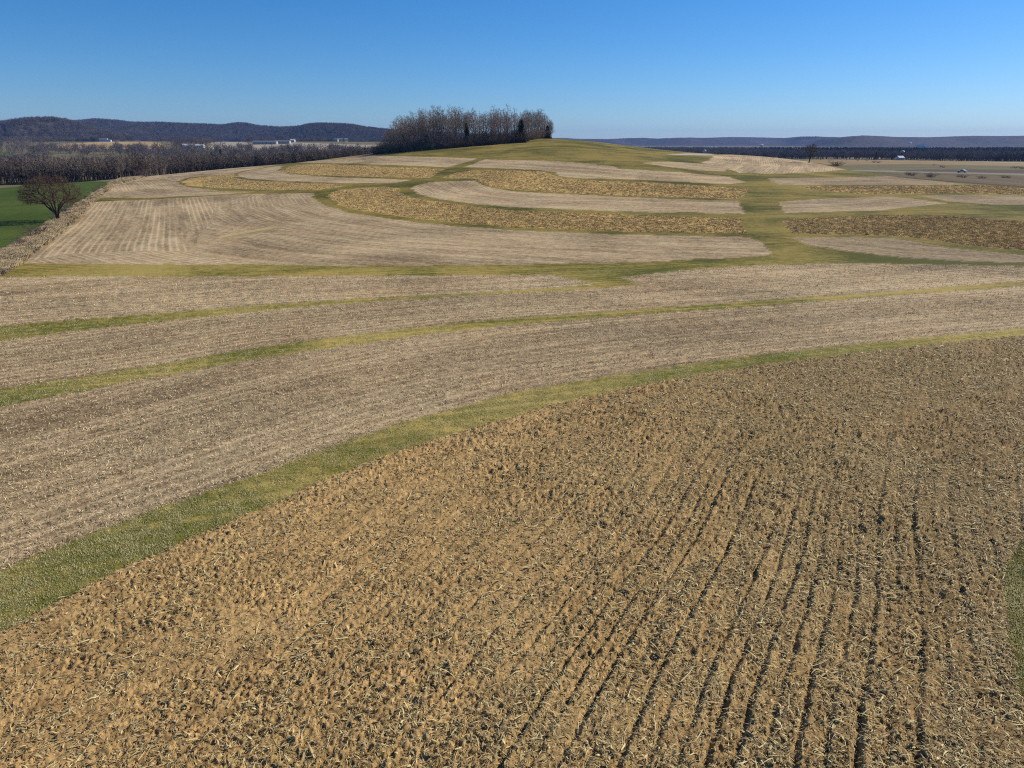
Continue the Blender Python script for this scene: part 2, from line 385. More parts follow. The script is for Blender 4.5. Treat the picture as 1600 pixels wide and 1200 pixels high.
def ground_material():
    m, nt, b = new_mat('farmland')
    def attr(n):
        a = nt.nodes.new('ShaderNodeAttribute'); a.attribute_name = n; return a
    A, B, row, par = attr('col_dark'), attr('col_light'), attr('row'), attr('par')
    srow = nt.nodes.new('ShaderNodeSeparateXYZ'); nt.links.new(row.outputs['Vector'], srow.inputs[0])
    spar = nt.nodes.new('ShaderNodeSeparateXYZ'); nt.links.new(par.outputs['Vector'], spar.inputs[0])
    geo = nt.nodes.new('ShaderNodeNewGeometry'); pos = geo.outputs['Position']
    fine = noise(nt, pos, 5.0, 8, .78)
    clump = noise(nt, pos, 1.1, 5, .70, .4)
    patch = noise(nt, pos, .035, 5, .62, .6)
    cmb = nt.nodes.new('ShaderNodeCombineXYZ')
    nt.links.new(nmath(nt, 'MULTIPLY', srow.outputs[0], .045), cmb.inputs[0])
    nt.links.new(nmath(nt, 'MULTIPLY', srow.outputs[1], .55), cmb.inputs[1])
    streak = noise(nt, cmb.outputs[0], 1.0, 6, .72)
    cmb2 = nt.nodes.new('ShaderNodeCombineXYZ')
    nt.links.new(nmath(nt, 'MULTIPLY', srow.outputs[0], .012), cmb2.inputs[0])
    nt.links.new(nmath(nt, 'MULTIPLY', srow.outputs[1], .16), cmb2.inputs[1])
    band = noise(nt, cmb2.outputs[0], 1.0, 2, .5)
    sp = nmath(nt, 'ADD', nmath(nt, 'MULTIPLY', nmath(nt, 'SUBTRACT', fine, .5), 2.0), nmath(nt, 'MULTIPLY', nmath(nt, 'SUBTRACT', clump, .5), 1.5))
    sp = nmath(nt, 'MULTIPLY', sp, spar.outputs[0])
    st = nmath(nt, 'ADD', nmath(nt, 'MULTIPLY', nmath(nt, 'SUBTRACT', streak, .5), 2.0), nmath(nt, 'MULTIPLY', nmath(nt, 'SUBTRACT', band, .5), 1.3))
    wv = nmath(nt, 'ADD', nmath(nt, 'MULTIPLY', srow.outputs[1], 6.2832 / 1.02), nmath(nt, 'MULTIPLY', clump, 1.2))
    lines = nmath(nt, 'POWER', nmath(nt, 'ADD', nmath(nt, 'MULTIPLY', nmath(nt, 'SINE', wv), .5), .5), 3.0)
    mod = nmath(nt, 'MULTIPLY', nmath(nt, 'SUBTRACT', band, .36), 4.0, clamp=True)
    lines = nmath(nt, 'MULTIPLY', nmath(nt, 'SUBTRACT', lines, .31), mod)
    st = nmath(nt, 'ADD', st, nmath(nt, 'MULTIPLY', lines, .55))
    st = nmath(nt, 'MULTIPLY', st, srow.outputs[2])
    pt = nmath(nt, 'MULTIPLY', nmath(nt, 'MULTIPLY', nmath(nt, 'SUBTRACT', patch, .5), 3.0), spar.outputs[2])
    fac = nmath(nt, 'ADD', nmath(nt, 'ADD', nmath(nt, 'ADD', sp, st), pt), .48, clamp=True)
    mix = nt.nodes.new('ShaderNodeMix'); mix.data_type = 'RGBA'
    nt.links.new(fac, mix.inputs[0]); nt.links.new(A.outputs['Color'], mix.inputs[6]); nt.links.new(B.outputs['Color'], mix.inputs[7])
    # slow change of hue from reddish soil to grey straw
    hue = noise(nt, pos, .09, 4, .6)
    mix2 = nt.nodes.new('ShaderNodeMix'); mix2.data_type = 'RGBA'; mix2.blend_type = 'MULTIPLY'
    ramp = nt.nodes.new('ShaderNodeValToRGB'); nt.links.new(hue, ramp.inputs[0])
    ramp.color_ramp.elements[0].position = .35; ramp.color_ramp.elements[0].color = (1.03, .98, .90, 1)
    ramp.color_ramp.elements[1].position = .65; ramp.color_ramp.elements[1].color = (.97, 1.0, .97, 1)
    mix2.inputs[0].default_value = .8
    nt.links.new(mix.outputs[2], mix2.inputs[6]); nt.links.new(ramp.outputs[0], mix2.inputs[7])
    nt.links.new(mix2.outputs[2], b.inputs['Base Color'])
    bump = nt.nodes.new('ShaderNodeBump'); bump.inputs['Distance'].default_value = .10
    nt.links.new(spar.outputs[1], bump.inputs['Strength'])
    nt.links.new(nmath(nt, 'ADD', fine, nmath(nt, 'MULTIPLY', clump, .6)), bump.inputs['Height'])
    nt.links.new(bump.outputs[0], b.inputs['Normal'])
    b.inputs['Roughness'].default_value = .95; b.inputs['Specular IOR Level'].default_value = .08
    return m
M_GROUND = ground_material()

# ------------------------------------------------------------------ ground mesh: a fan of rows, fine near, coarse far
def rows():
    near = [5.0]
    while near[-1] < 12.5: near.append(near[-1] + .35)
    while near[-1] < 92:
        d = near[-1] * CP + CAM_H * SP
        near.append(near[-1] + 1.32 * d * d / (.64 * F * CAM_H))
    far = [near[-1]]
    while far[-1] < 480: far.append(far[-1] + 1.1)
    while far[-1] < 1500: far.append(far[-1] * 1.0062)
    while far[-1] < 3700: far.append(far[-1] + 17)
    while far[-1] < 7600: far.append(far[-1] + 60)
    while far[-1] < 9300: far.append(far[-1] * 1.06)
    return np.array(near), np.array(far)

NC = 1196                                   # near columns (even)
colA = np.linspace(-1.16, 1.16, NC + 1)
extra = np.array([1.3, 1.6, 2.1, 3.0, 5.0, 9.0])

def build_ground():
    yn, yf = rows()
    grids = []
    for kind, ys in (('near', yn), ('far', yf)):
        a = colA if kind == 'near' else colA[::2]
        a = np.concatenate([-extra[::-1], a, extra])
        Yg, Ag = np.meshgrid(ys, a, indexing='ij')
        Xg = Ag * Yg
        Z0 = z_ground(Xg.ravel(), Yg.ravel()).reshape(Xg.shape)
        grids.append((a, Xg, Yg, Z0))
    out = {}
    # running horizon for hidden ground (far grid only; nothing near hides anything)
    for gi, (a, Xg, Yg, Z0) in enumerate(grids):
        X, Y, Z = Xg.ravel(), Yg.ravel(), Z0.ravel()
        hid = None
        if gi == 1:
            el = (Z0 - CAM_H) / Yg
            hid = (el < np.maximum.accumulate(el, axis=0) - 1e-4).ravel()
        idx = classify(X, Y, Z, hid)
        u, v = X.copy() * .7 + Y * .2, Y.copy() * .7 - X * .2
        for i, fl in enumerate(FIELDS):
            if fl[3] is None: continue
            m = idx == i
            if m.any(): u[m], v[m] = row_coords(X[m], Y[m], fl[3])
        zr = relief(X, Y, idx, u, v)
        zr[Y > 700] = 0
        Zf = (Z + zr).reshape(Xg.shape)
        if gi == 0:   # last near row is linear between the coarse columns it meets
            e = len(extra); last = Zf[-1]
            Zf[-1] = Z0[-1]; last = Zf[-1]
            k = np.arange(e + 1, e + NC, 2); last[k] = .5 * (last[k - 1] + last[k + 1])
        else:
            Zf[0] = Z0[0]
        cd = np.zeros((len(X), 4), np.float32); cl = np.zeros((len(X), 4), np.float32); cd[:, 3] = cl[:, 3] = 1
        row = np.zeros((len(X), 3), np.float32); par = np.zeros((len(X), 3), np.float32)
        row[:, 0] = u; row[:, 1] = v
        for i in [-2, -1] + list(range(len(FIELDS))):
            m = idx == i
            if not m.any(): continue
            t, tint = ('wood', 1.0) if i == -2 else ('dull', 1.0) if i == -1 else (FIELDS[i][1], FIELDS[i][4])
            A, B, s, sp, bu, pa = TY[t]
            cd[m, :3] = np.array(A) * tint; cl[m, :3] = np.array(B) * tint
            if i == 0:      # thin dry turf of the near strips
                dry = (1 + .60 * (1 - sstep(60, 130, Y[m])))[:, None]
                cd[m, :3] *= dry; cl[m, :3] *= dry * (1 + (dry - 1) * np.array([0, 0, .4]))
            if i == PLOUGH:      # drier, redder soil to the left; backlit, vignetted shade painted in to the right
                right_shade = sstep(-12, 26, X[m] + (fbm(X[m] * .1, Y[m] * .1, 2, 62) - .5) * 12)[:, None]
                k3 = np.array([1.06, .98, .90]) * (1 - right_shade) + np.array([.66, .66, .68]) * right_shade
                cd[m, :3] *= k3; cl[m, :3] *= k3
            row[m, 2] = s * STREAK.get(i, .72 if t == 'stubble' else 1.0); par[m] = (sp, bu, pa)
        # soft grassy yellow fringe noise comes from the nodes; split faces by field
        nr, nc = Xg.shape
        q = (np.arange(nr - 1)[:, None] * nc + np.arange(nc - 1)[None, :]).ravel()
        faces = np.stack([q, q + 1, q + nc + 1, q + nc], 1)
        fid = idx[q]
        P = np.stack([X, Y, Zf.ravel()], 1)
        for i in np.unique(fid):
            out.setdefault(int(i), []).append((P, faces[fid == i], cd, cl, row, par))
    for i in sorted(out):
        name = 'wooded_hill' if i == -2 else 'plain' if i == -1 else FIELDS[i][0]
        V, Fc, at_ = [], [], [[], [], [], []]; off = 0
        for P, f, *ats in out[i]:
            ids, inv = np.unique(f, return_inverse=True)
            V.append(P[ids]); Fc.append(inv.reshape(f.shape) + off); off += len(ids)
            for k in range(4): at_[k].append(ats[k][ids])
        me = mesh_np(name, np.concatenate(V), np.concatenate(Fc))
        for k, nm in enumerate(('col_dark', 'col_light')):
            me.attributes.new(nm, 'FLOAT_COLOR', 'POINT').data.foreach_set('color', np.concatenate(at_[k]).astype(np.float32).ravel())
        for k, nm in enumerate(('row', 'par')):
            me.attributes.new(nm, 'FLOAT_VECTOR', 'POINT').data.foreach_set('vector', np.concatenate(at_[k + 2]).astype(np.float32).ravel())
        me.materials.append(M_GROUND)
        o = bpy.data.objects.new(name, me); tag(o, kind='structure'); link(o)
    # ground behind and under the camera
    v = [(-60000, -4000, 0), (60000, -4000, 0), (45, 5, 0), (-45, 5, 0)]
    me = mesh_np('plain', [(-6000, -4000, 0), (6000, -4000, 0), (45, 5, 0), (-45, 5, 0)], [(0, 1, 2, 3)])
    for nm, c in (('col_dark', TY['plough'][0]), ('col_light', TY['plough'][1])):
        me.attributes.new(nm, 'FLOAT_COLOR', 'POINT').data.foreach_set('color', np.tile(np.array([*c, 1], np.float32), 4))
    me.attributes.new('row', 'FLOAT_VECTOR', 'POINT'); me.attributes.new('par', 'FLOAT_VECTOR', 'POINT').data.foreach_set('vector', np.tile(np.array([.6, .5, .4], np.float32), 4))
    me.materials.append(M_GROUND)
    tag(link(bpy.data.objects.new('plain', me)), kind='structure')
build_ground()

# ------------------------------------------------------------------ plain materials
def flat_mat(name, c0, c1, scale=3.0, rough=.85, random_tint=0.0, translucent=0.0):
    m, nt, b = new_mat(name)
    geo = nt.nodes.new('ShaderNodeNewGeometry')
    n = noise(nt, geo.outputs['Position'], scale, 4, .65)
    fac = n
    if random_tint:
        oi = nt.nodes.new('ShaderNodeObjectInfo')
        fac = nmath(nt, 'ADD', nmath(nt, 'MULTIPLY', n, 1 - random_tint), nmath(nt, 'MULTIPLY', oi.outputs['Random'], random_tint))
    rp = nt.nodes.new('ShaderNodeValToRGB'); nt.links.new(fac, rp.inputs[0])
    rp.color_ramp.elements[0].position = .22; rp.color_ramp.elements[0].color = (*c0, 1)
    rp.color_ramp.elements[1].position = .78; rp.color_ramp.elements[1].color = (*c1, 1)
    nt.links.new(rp.outputs[0], b.inputs['Base Color'])
    b.inputs['Roughness'].default_value = rough
    if translucent:
        tr = nt.nodes.new('ShaderNodeBsdfTranslucent'); nt.links.new(rp.outputs[0], tr.inputs['Color'])
        mx = nt.nodes.new('ShaderNodeMixShader'); mx.inputs[0].default_value = translucent
        nt.links.new(b.outputs[0], mx.inputs[1]); nt.links.new(tr.outputs[0], mx.inputs[2])
        nt.links.new(mx.outputs[0], nt.nodes['Material Output'].inputs['Surface'])
    return m
M_BARK = flat_mat('bark', (.105, .080, .060), (.250, .200, .155), 1.5)
M_TWIG = flat_mat('twig', (.185, .142, .108), (.385, .305, .235), .6, random_tint=.5)
M_TWIG_DARK = flat_mat('twig_dark', (.130, .098, .074), (.285, .218, .162), .6, random_tint=.6)
M_TWIG_RED = flat_mat('twig_red', (.080, .046, .031), (.150, .090, .060), .6)
M_BARK_DARK = flat_mat('bark_dark', (.040, .030, .024), (.090, .070, .055), 1.5)
M_SHRUB = flat_mat('shrub_twig', (.095, .066, .056), (.200, .145, .120), .8, random_tint=.5)
M_NEEDLE = flat_mat('needles', (.008, .016, .007), (.026, .042, .018), 1.2)
M_FARWOOD = flat_mat('far_twig', (.082, .064, .054), (.215, .168, .135), .05, random_tint=.6)
M_STRAW = flat_mat('straw', (.300, .190, .070), (.820, .680, .340), 1.3, .6, random_tint=.8, translucent=.25)
M_LEAFDARK = flat_mat('wet_leaf', (.070, .046, .022), (.420, .310, .150), 1.3, .8, random_tint=.8)
M_STALK = flat_mat('stalk', (.420, .300, .130), (.700, .560, .310), 2.0, .5, random_tint=.6)
M_BEAN = flat_mat('bean_straw', (.280, .185, .085), (.760, .600, .340), 1.3, .7, random_tint=.8)
M_BLADE = flat_mat('grass_blade', (.330, .320, .090), (.820, .710, .390), .25, .6, random_tint=.5, translucent=.35)
M_DRY = flat_mat('dry_grass', (.440, .330, .175), (.820, .650, .370), .5, .7, random_tint=.5, translucent=.35)

# ------------------------------------------------------------------ trees
def colonize(attr, trunk, step, kill, infl, iters, g=random, par0=None):
    pos = [np.array(p, float) for p in trunk]; par = list(par0) if par0 else [i - 1 for i in range(len(trunk))]
    attr = np.array(attr, float)
    N = np.array(pos)
    d = np.linalg.norm(attr[:, None] - N[None], axis=2); near = d.argmin(1); nd = d.min(1)
    for it in range(iters):
        act = nd < infl
        if not act.any(): break
        vec = attr[act] - np.array(pos)[near[act]]
        vec /= np.linalg.norm(vec, axis=1)[:, None] + 1e-9
        acc = {}
        for k, vv in zip(near[act], vec): acc[k] = acc.get(k, 0) + vv
        new = []
        for k, vv in acc.items():
            vv = vv / (np.linalg.norm(vv) + 1e-9) + np.array([g.uniform(-.25, .25) for _ in range(3)]) + np.array([0, 0, .06])
            vv = vv / np.linalg.norm(vv)
            pos.append(pos[k] + vv * step); par.append(int(k)); new.append(len(pos) - 1)
        NP = np.array([pos[k] for k in new])
        d = np.linalg.norm(attr[:, None] - NP[None], axis=2)
        b = d.min(1); better = b < nd
        near[better] = np.array(new)[d.argmin(1)][better]; nd = np.minimum(nd, b)
        keep = nd > kill
        if keep.sum() < 3: break
        attr, near, nd = attr[keep], near[keep], nd[keep]
    return np.array(pos), par

def tree_meshes(name, pos, par, tip_r, trunk_r, thick, twigs, twig_len, twig_w, up=.3, seed=0, droop=0.0):
    """trunk mesh (thick wood) and crown mesh (thin wood and twigs)"""
    g = random.Random(seed); n = len(pos); ch = [[] for _ in range(n)]
    for i, p in enumerate(par):
        if p >= 0: ch[p].append(i)
    r = np.zeros(n)
    for i in range(n - 1, -1, -1):
        r[i] = tip_r if not ch[i] else sum(r[c] ** 2.2 for c in ch[i]) ** (1 / 2.2)
    r = tip_r + (r - tip_r) * max(trunk_r - tip_r, 1e-4) / max(r[0] - tip_r, 1e-4)
    sets = {True: ([], []), False: ([], [])}
    for i in range(n):
        p = par[i]
        if p < 0: continue
        V, Fc = sets[bool(r[i] > thick)]
        a, b = pos[p], pos[i]; ax = b - a; ax = ax / (np.linalg.norm(ax) + 1e-9)
        s = np.cross(ax, (0, 0, 1) if abs(ax[2]) < .9 else (1, 0, 0)); s /= np.linalg.norm(s); t = np.cross(ax, s)
        k = 6 if r[i] > thick * 2 else 4 if r[i] > thick else 3
        ra = min(r[p], r[i] * 1.5); base = len(V)
        for c, rr in ((a, ra), (b, r[i])):
            for q in range(k):
                an = 2 * math.pi * q / k
                V.append(c + (s * math.cos(an) + t * math.sin(an)) * rr)
        for q in range(k):
            q2 = (q + 1) % k
            Fc.append((base + q, base + q2, base + k + q2)); Fc.append((base + q, base + k + q2, base + k + q))
    V, Fc = sets[False]
    thin = [i for i in range(n) if r[i] < tip_r * 2.2 and par[i] >= 0]
    cen = pos.mean(0)
    for _ in range(twigs):
        i = g.choice(thin); a = pos[i]; out = a - pos[par[i]]; out /= np.linalg.norm(out) + 1e-9
        d = out * .8 + np.array([g.gauss(0, .55), g.gauss(0, .55), g.gauss(0, .45) + up]); d /= np.linalg.norm(d)
        L = twig_len * g.uniform(.5, 1.3); s = np.cross(d, (g.gauss(0, 1), g.gauss(0, 1), g.gauss(0, 1))); s /= np.linalg.norm(s) + 1e-9
        b = len(V); mid = a + d * L * .5 + np.array([0, 0, droop * L])
        V += [a - s * twig_w, a + s * twig_w, mid + s * twig_w * .7, a + d * L]
        Fc += [(b, b + 1, b + 2), (b, b + 2, b + 3)]
        if g.random() < .6:
            d2 = d + np.array([g.gauss(0, .6), g.gauss(0, .6), g.gauss(0, .6)]); d2 /= np.linalg.norm(d2); b = len(V)
            V += [mid - s * twig_w * .6, mid + s * twig_w * .6, mid + d2 * L * .55]; Fc.append((b, b + 1, b + 2))
    res = []
    for key, nm in ((True, 'trunk'), (False, 'crown')):
        V, Fc = sets[key]
        res.append(mesh_np(name + '_' + nm, np.array(V), np.array(Fc), smooth=False) if Fc else None)
    return res

def crown_points(n, cx, cy, cz, rx, ry, rz, g, shell=.35, low=-1.0, taper=0.0):
    pts = []
    while len(pts) < n:
        p = np.array([g.gauss(0, 1) for _ in range(3)]); p /= np.linalg.norm(p)
        p *= (shell + (1 - shell) * g.random() ** .5) if shell < 1 else 1
        if p[2] < low: continue
        w = 1 - taper * max(0, -p[2])
        pts.append((cx + p[0] * rx * w, cy + p[1] * ry * w, cz + p[2] * rz))
    return pts

def make_bare(name, H, rx, crown_base, seed, natt=150, twigs=320, lean=.03, trunk_r=.20, twl=1.5, tww=.028, tip=.028, multi=1):
    g = random.Random(seed)
    tx, ty = g.uniform(-1, 1) * lean * H, g.uniform(-1, 1) * lean * H
    step = H / 22.0
    zc = H * (crown_base + 1) / 2
    at_ = crown_points(natt, tx, ty, zc, rx, rx, H * (1 - crown_base) / 2, g, .25, taper=.45)
    k = max(3, int(H * crown_base / step))
    trunk = [(tx * (i / k) ** 1.5 + g.uniform(-.05, .05) * i / k, ty * (i / k) ** 1.5, H * crown_base * i / k - .15 * (i == 0)) for i in range(k + 1)]
    pos, par = colonize(at_, trunk, step, step * 1.15, H * .55, 70, g)
    return tree_meshes(name, pos, par, tip, trunk_r, .055, twigs, twl, tww, .35, seed)

def make_shrub_mesh(name, H, W, seed, stems=22, twigs=300, tww=.016):
    g = random.Random(seed); V, Fc = [], []
    for sidx in range(stems):
        an = g.uniform(0, 6.283); rad = g.uniform(0, W * .25)
        p = np.array([math.cos(an) * rad, math.sin(an) * rad, -.05])
        d = np.array([math.cos(an) * g.uniform(.1, .8), math.sin(an) * g.uniform(.1, .8), 1.0]); d /= np.linalg.norm(d)
        nseg = 5; L = H * g.uniform(.6, 1.1) / nseg; r = .035 * H / 2.5
        for k in range(nseg):
            e = p + d * L; s = np.cross(d, (g.gauss(0, 1), g.gauss(0, 1), 0.3)); s /= np.linalg.norm(s) + 1e-9
            b = len(V); r2 = r * .75
            V += [p - s * r, p + s * r, e + s * r2, e - s * r2]; Fc += [(b, b + 1, b + 2), (b, b + 2, b + 3)]
            for _ in range(max(1, twigs // (stems * nseg))):
                q = p + d * L * g.random(); td = d + np.array([g.gauss(0, .7), g.gauss(0, .7), g.gauss(.1, .5)]); td /= np.linalg.norm(td)
                tl = H * g.uniform(.15, .4); s2 = np.cross(td, (g.gauss(0, 1), g.gauss(0, 1), g.gauss(0, 1))); s2 /= np.linalg.norm(s2) + 1e-9
                b = len(V); V += [q - s2 * tww, q + s2 * tww, q + td * tl]; Fc.append((b, b + 1, b + 2))
            p = e; d = d + np.array([g.gauss(0, .25) + math.cos(an) * .12, g.gauss(0, .25) + math.sin(an) * .12, -.03]); d /= np.linalg.norm(d); r = r2
    return mesh_np(name, np.array(V), np.array(Fc), smooth=False)

def make_conifer(name, H, W, seed, dens=900):
    g = random.Random(seed); V, Fc = [], []
    for _ in range(dens):
        t = g.random() ** 1.3; z = H * (.06 + .94 * t); rad = W * (1 - t) ** .8 * (.75 + .35 * g.random()) + .12
        an = g.uniform(0, 6.283); rr = rad * g.uniform(.25, 1.0)
        c = np.array([math.cos(an) * rr, math.sin(an) * rr, z - rr * .18])
        o = np.array([math.cos(an), math.sin(an), g.uniform(-.5, .1)]); s = np.array([-math.sin(an), math.cos(an), g.uniform(-.3, .3)])
        L = W * .22 + .25; b = len(V)
        V += [c - s * L * .55, c + s * L * .55, c + o * L + s * L * .15, c + np.array([0, 0, L * .5])]
        Fc += [(b, b + 1, b + 2), (b, b + 1, b + 3)]
    fol = mesh_np(name + '_crown', np.array(V), np.array(Fc), smooth=False)
    V, Fc = [], []
    for k, (z, r) in enumerate(((-.2, .03 * H / 2 + .05), (H * .9, .02))):
        for q in range(6): V.append((math.cos(q * 1.047) * r, math.sin(q * 1.047) * r, z))
    for q in range(6): Fc.append((q, (q + 1) % 6, 6 + (q + 1) % 6)); Fc.append((q, 6 + (q + 1) % 6, 6 + q))
    return mesh_np(name + '_trunk', V, Fc), fol

def with_mat(me, m):
    if me is not None: me.materials.append(m)
    return me

def place_tree(meshes, name, loc, rz, sc, label, cat='tree', group=None, mats=(None, None)):
    root = empty(name, loc, rz); root.scale = sc if isinstance(sc, tuple) else (sc, sc, sc)
    tag(root, label, cat, group)
    for me, nm in zip(meshes, ('trunk', 'crown')):
        if me is not None: link(bpy.data.objects.new(nm, me), root)
    return root

# --- big lone tree on the fence line
g = random.Random(5)
bx, by = hit(91, 345.5)
att = crown_points(1300, -.7, 0, 4.9, 6.0, 5.8, 4.6, g, .40, low=-.30)
sk = [(0.25, 0, -.3), (.12, 0, .7), (-.05, 0, 1.5)]; skp = [-1, 0, 1]
for q in range(11):
    an = 2 * math.pi * q / 11 + g.uniform(-.2, .2); tilt = g.uniform(.25, 1.0) if q % 3 else g.uniform(.05, .3); pr = 2 if q % 2 else 1
    c = np.array(sk[pr], float)
    for w in range(6):
        tl = tilt * (1 - .05 * w); c = c + .48 * np.array([math.sin(tl) * math.cos(an) + g.uniform(-.1, .1) - .03, math.sin(tl) * math.sin(an) + g.uniform(-.1, .1), math.cos(tl)])
        sk.append(tuple(c)); skp.append(pr); pr = len(sk) - 1
pos, par = colonize(att, sk, .36, .42, 4.5, 80, g, skp)
mt, mc = tree_meshes('lone_tree', pos, par, .016, .40, .07, 9500, .8, .014, .45, 5)
with_mat(mt, M_BARK_DARK); with_mat(mc, M_TWIG_RED)
place_tree((mt, mc), 'bare_tree', (bx, by, zg(bx, by)), 0, 1.0, 'large lone bare tree with wide reddish crown on the fence line beside the green field')

# --- grove trees
GROVE = []
for i, (H, rx, cb, na) in enumerate([(19, 3.6, .24, 230), (20, 3.1, .30, 200), (17.5, 4.0, .20, 240), (20.5, 3.4, .27, 210), (18, 2.8, .32, 190), (16, 4.4, .18, 250), (19.5, 4.2, .22, 250)]):
    a, b = make_bare('grove_tree_%d' % i, H, rx, cb, 100 + i, na, 820, trunk_r=.20, tww=.022, twl=1.3, tip=.026, lean=.06)
    with_mat(a, M_BARK); with_mat(b, M_TWIG); GROVE.append((a, b))
UNDER = [with_mat(make_shrub_mesh('undergrowth_%d' % i, 4.6, 5.5, 200 + i, 34, 900, .026), M_TWIG_DARK) for i in range(3)]
CONIF = []
for i, (H, W) in enumerate([(11, 3.9), (8, 3.3), (14, 3.2)]):
    a, b = make_conifer('conifer_%d' % i, H, W, 300 + i); with_mat(a, M_BARK_DARK); with_mat(b, M_NEEDLE); CONIF.append((a, b))

fl = [hit(588, 241), hit(640, 236.5), hit(700, 232), hit(760, 227), hit(815, 223)]
fl.append((18.0, 436.0))
FLX = np.array([p[0] for p in fl]); FLY = np.array([p[1] for p in fl])
def front_y(x): return float(np.interp(x, FLX, FLY))
# outline of tree tops by photo column: (column, row)
TOPS = tab([588, 602, 614, 626, 642, 665, 690, 705, 725, 745, 760, 790, 800, 825, 845, 858, 866], [216, 203, 191, 182, 179, 173, 169, 168, 171, 169, 171, 168, 168, 172, 175, 184, 196])
placed = []
k = 0
for t in range(4000):
    x = random.uniform(FLX[0] + 2, FLX[-1] + 6); y0 = front_y(min(x, FLX[-1]))
    y = y0 + 1.5 + random.random() ** 1.2 * 42
    if any((x - a) ** 2 + (y - b) ** 2 < 2.35 ** 2 for a, b in placed): continue
    z = zg(x, y); px, _ = project(x, y, z)
    if px < 602 or px > 862: continue
    want = CAM_H + (HOR - TOPS(px)) / F * y * CP + .3 - z
    m = GROVE[k % len(GROVE)]; Hm = 19.0
    h = want * random.uniform(.74, .99)
    if h < 5: continue
    placed.append((x, y)); sc = h / Hm
    wsc = sc * random.uniform(.85, 1.1)
    lab = 'tall bare deciduous tree standing among many alike in the hilltop grove'
    place_tree(m, 'bare_tree', (x, y, z - .1), random.uniform(0, 6.28), (wsc, wsc, sc), lab, group='bare trees of the hilltop grove')
    k += 1
    if k >= 185: break
# wide bare tree at the left end of the grove
x, y = fl[0]; x += 2.5; y += 6
place_tree(GROVE[5], 'bare_tree', (x + 3, y, zg(x + 3, y)), 1.0, (.62, .62, .72), 'spreading bare tree leaning out at the left end of the hilltop grove')
place_tree(GROVE[2], 'bare_tree', (x - 1, y + 4, zg(x - 1, y + 4)), 2.2, (.5, .5, .4), 'short bare tree, the leftmost of the hilltop grove')
for i in range(130):
    t = i / 129; x = FLX[0] - 1 + (FLX[-1] - FLX[0] + 2) * t + random.uniform(-.8, .8); y = front_y(x) + random.choice((.8, 1.5, 4, 7, 12)) + random.uniform(-.5, 1.0)
    s = random.uniform(.55, 1.15) * (.75 if t < .12 else 1) * (1 if y - front_y(x) < 3 else 1.55)
    o = bpy.data.objects.new('shrub', UNDER[i % 3]); o.location = (x, y, zg(x, y)); o.rotation_euler = (0, 0, random.uniform(0, 6.28)); o.scale = (s, s, s * random.uniform(.8, 1.2))
    tag(link(o), 'leafless brown undergrowth shrub along the front edge of the hilltop grove', 'shrub', 'undergrowth of the hilltop grove')
for px, back, ci, s, lab in ((814, 2.5, 0, .95, 'dark pointed conifer in the right half of the hilltop grove'), (855, 1.0, 1, .86, 'low dark conifer at the right end of the hilltop grove'),
                         (729, 8, 2, .75, 'slim dark conifer half hidden in the middle of the hilltop grove'), (667, 6, 1, .85, 'small dark conifer half hidden in the left of the hilltop grove')):
    yy = 436.0 + back
    for _ in range(6):
        xx = (px - 800) / F * CP * yy; yy = front_y(xx) + back
    place_tree(CONIF[ci], 'conifer', (xx, yy, zg(xx, yy)), px, s, lab)

# --- belt of bare trees on the left
BELT = []
for i in range(5):
    a, b = make_bare('belt_tree_%d' % i, 13, 3.0 + .4 * (i % 3), .16 + .05 * (i % 2), 400 + i, 150, 460, trunk_r=.18, tww=.026, twl=1.2, tip=.028)
    with_mat(a, M_BARK_DARK); with_mat(b, M_TWIG_DARK); BELT.append((a, b))
BASE = tab([-120, 0, 100, 180, 225, 243, 256, 300, 350, 400, 450, 500, 540, 580, 620], [330, 330, 338, 352, 372, 395, 430, 452, 470, 486, 500, 520, 545, 575, 600])
BTOP = tab([-120, 0, 60, 120, 180, 230, 300, 400, 500, 560, 620], [244, 246, 246, 243, 240, 240, 238, 237, 233, 230, 230])
n = 0; bx_ = -110.0; last = []
while bx_ < 600 and n < 210:
    for rowi in range(2):
        px = bx_ + random.uniform(-2.5, 2.5); Yd = float(BASE(px)) + rowi * random.uniform(4, 10) + random.uniform(-2, 3)
        x, y, z = at(px, Yd)
        h = CAM_H + (HOR - float(BTOP(px))) / F * Yd * CP - z
        h *= random.uniform(.82, 1.12); s = h / 13.0; w = s * random.uniform(.85, 1.15)
        place_tree(BELT[n % 5], 'bare_tree', (x, y, z - .1), random.uniform(0, 6.28), (w, w, s),
                   'brown bare tree in the front rows of the tree belt beyond the fields', group='front trees of the long tree belt')
        n += 1
    bx_ += 10.4
# a lone small tree by the belt end and the brown bushy pair in front
for px, py, s, lab in ((191, 283, .68, 'small bare tree at the far end of the fence line'), (128, 317, .42, 'thin bare sapling beside the fence line behind the big tree')):
    x, y = hit(px, py)
    place_tree(BELT[1], 'bare_tree', (x, y, zg(x, y)), 1.3, (s * (.9 if s > .5 else .5), s * (.9 if s > .5 else .5), s), lab)

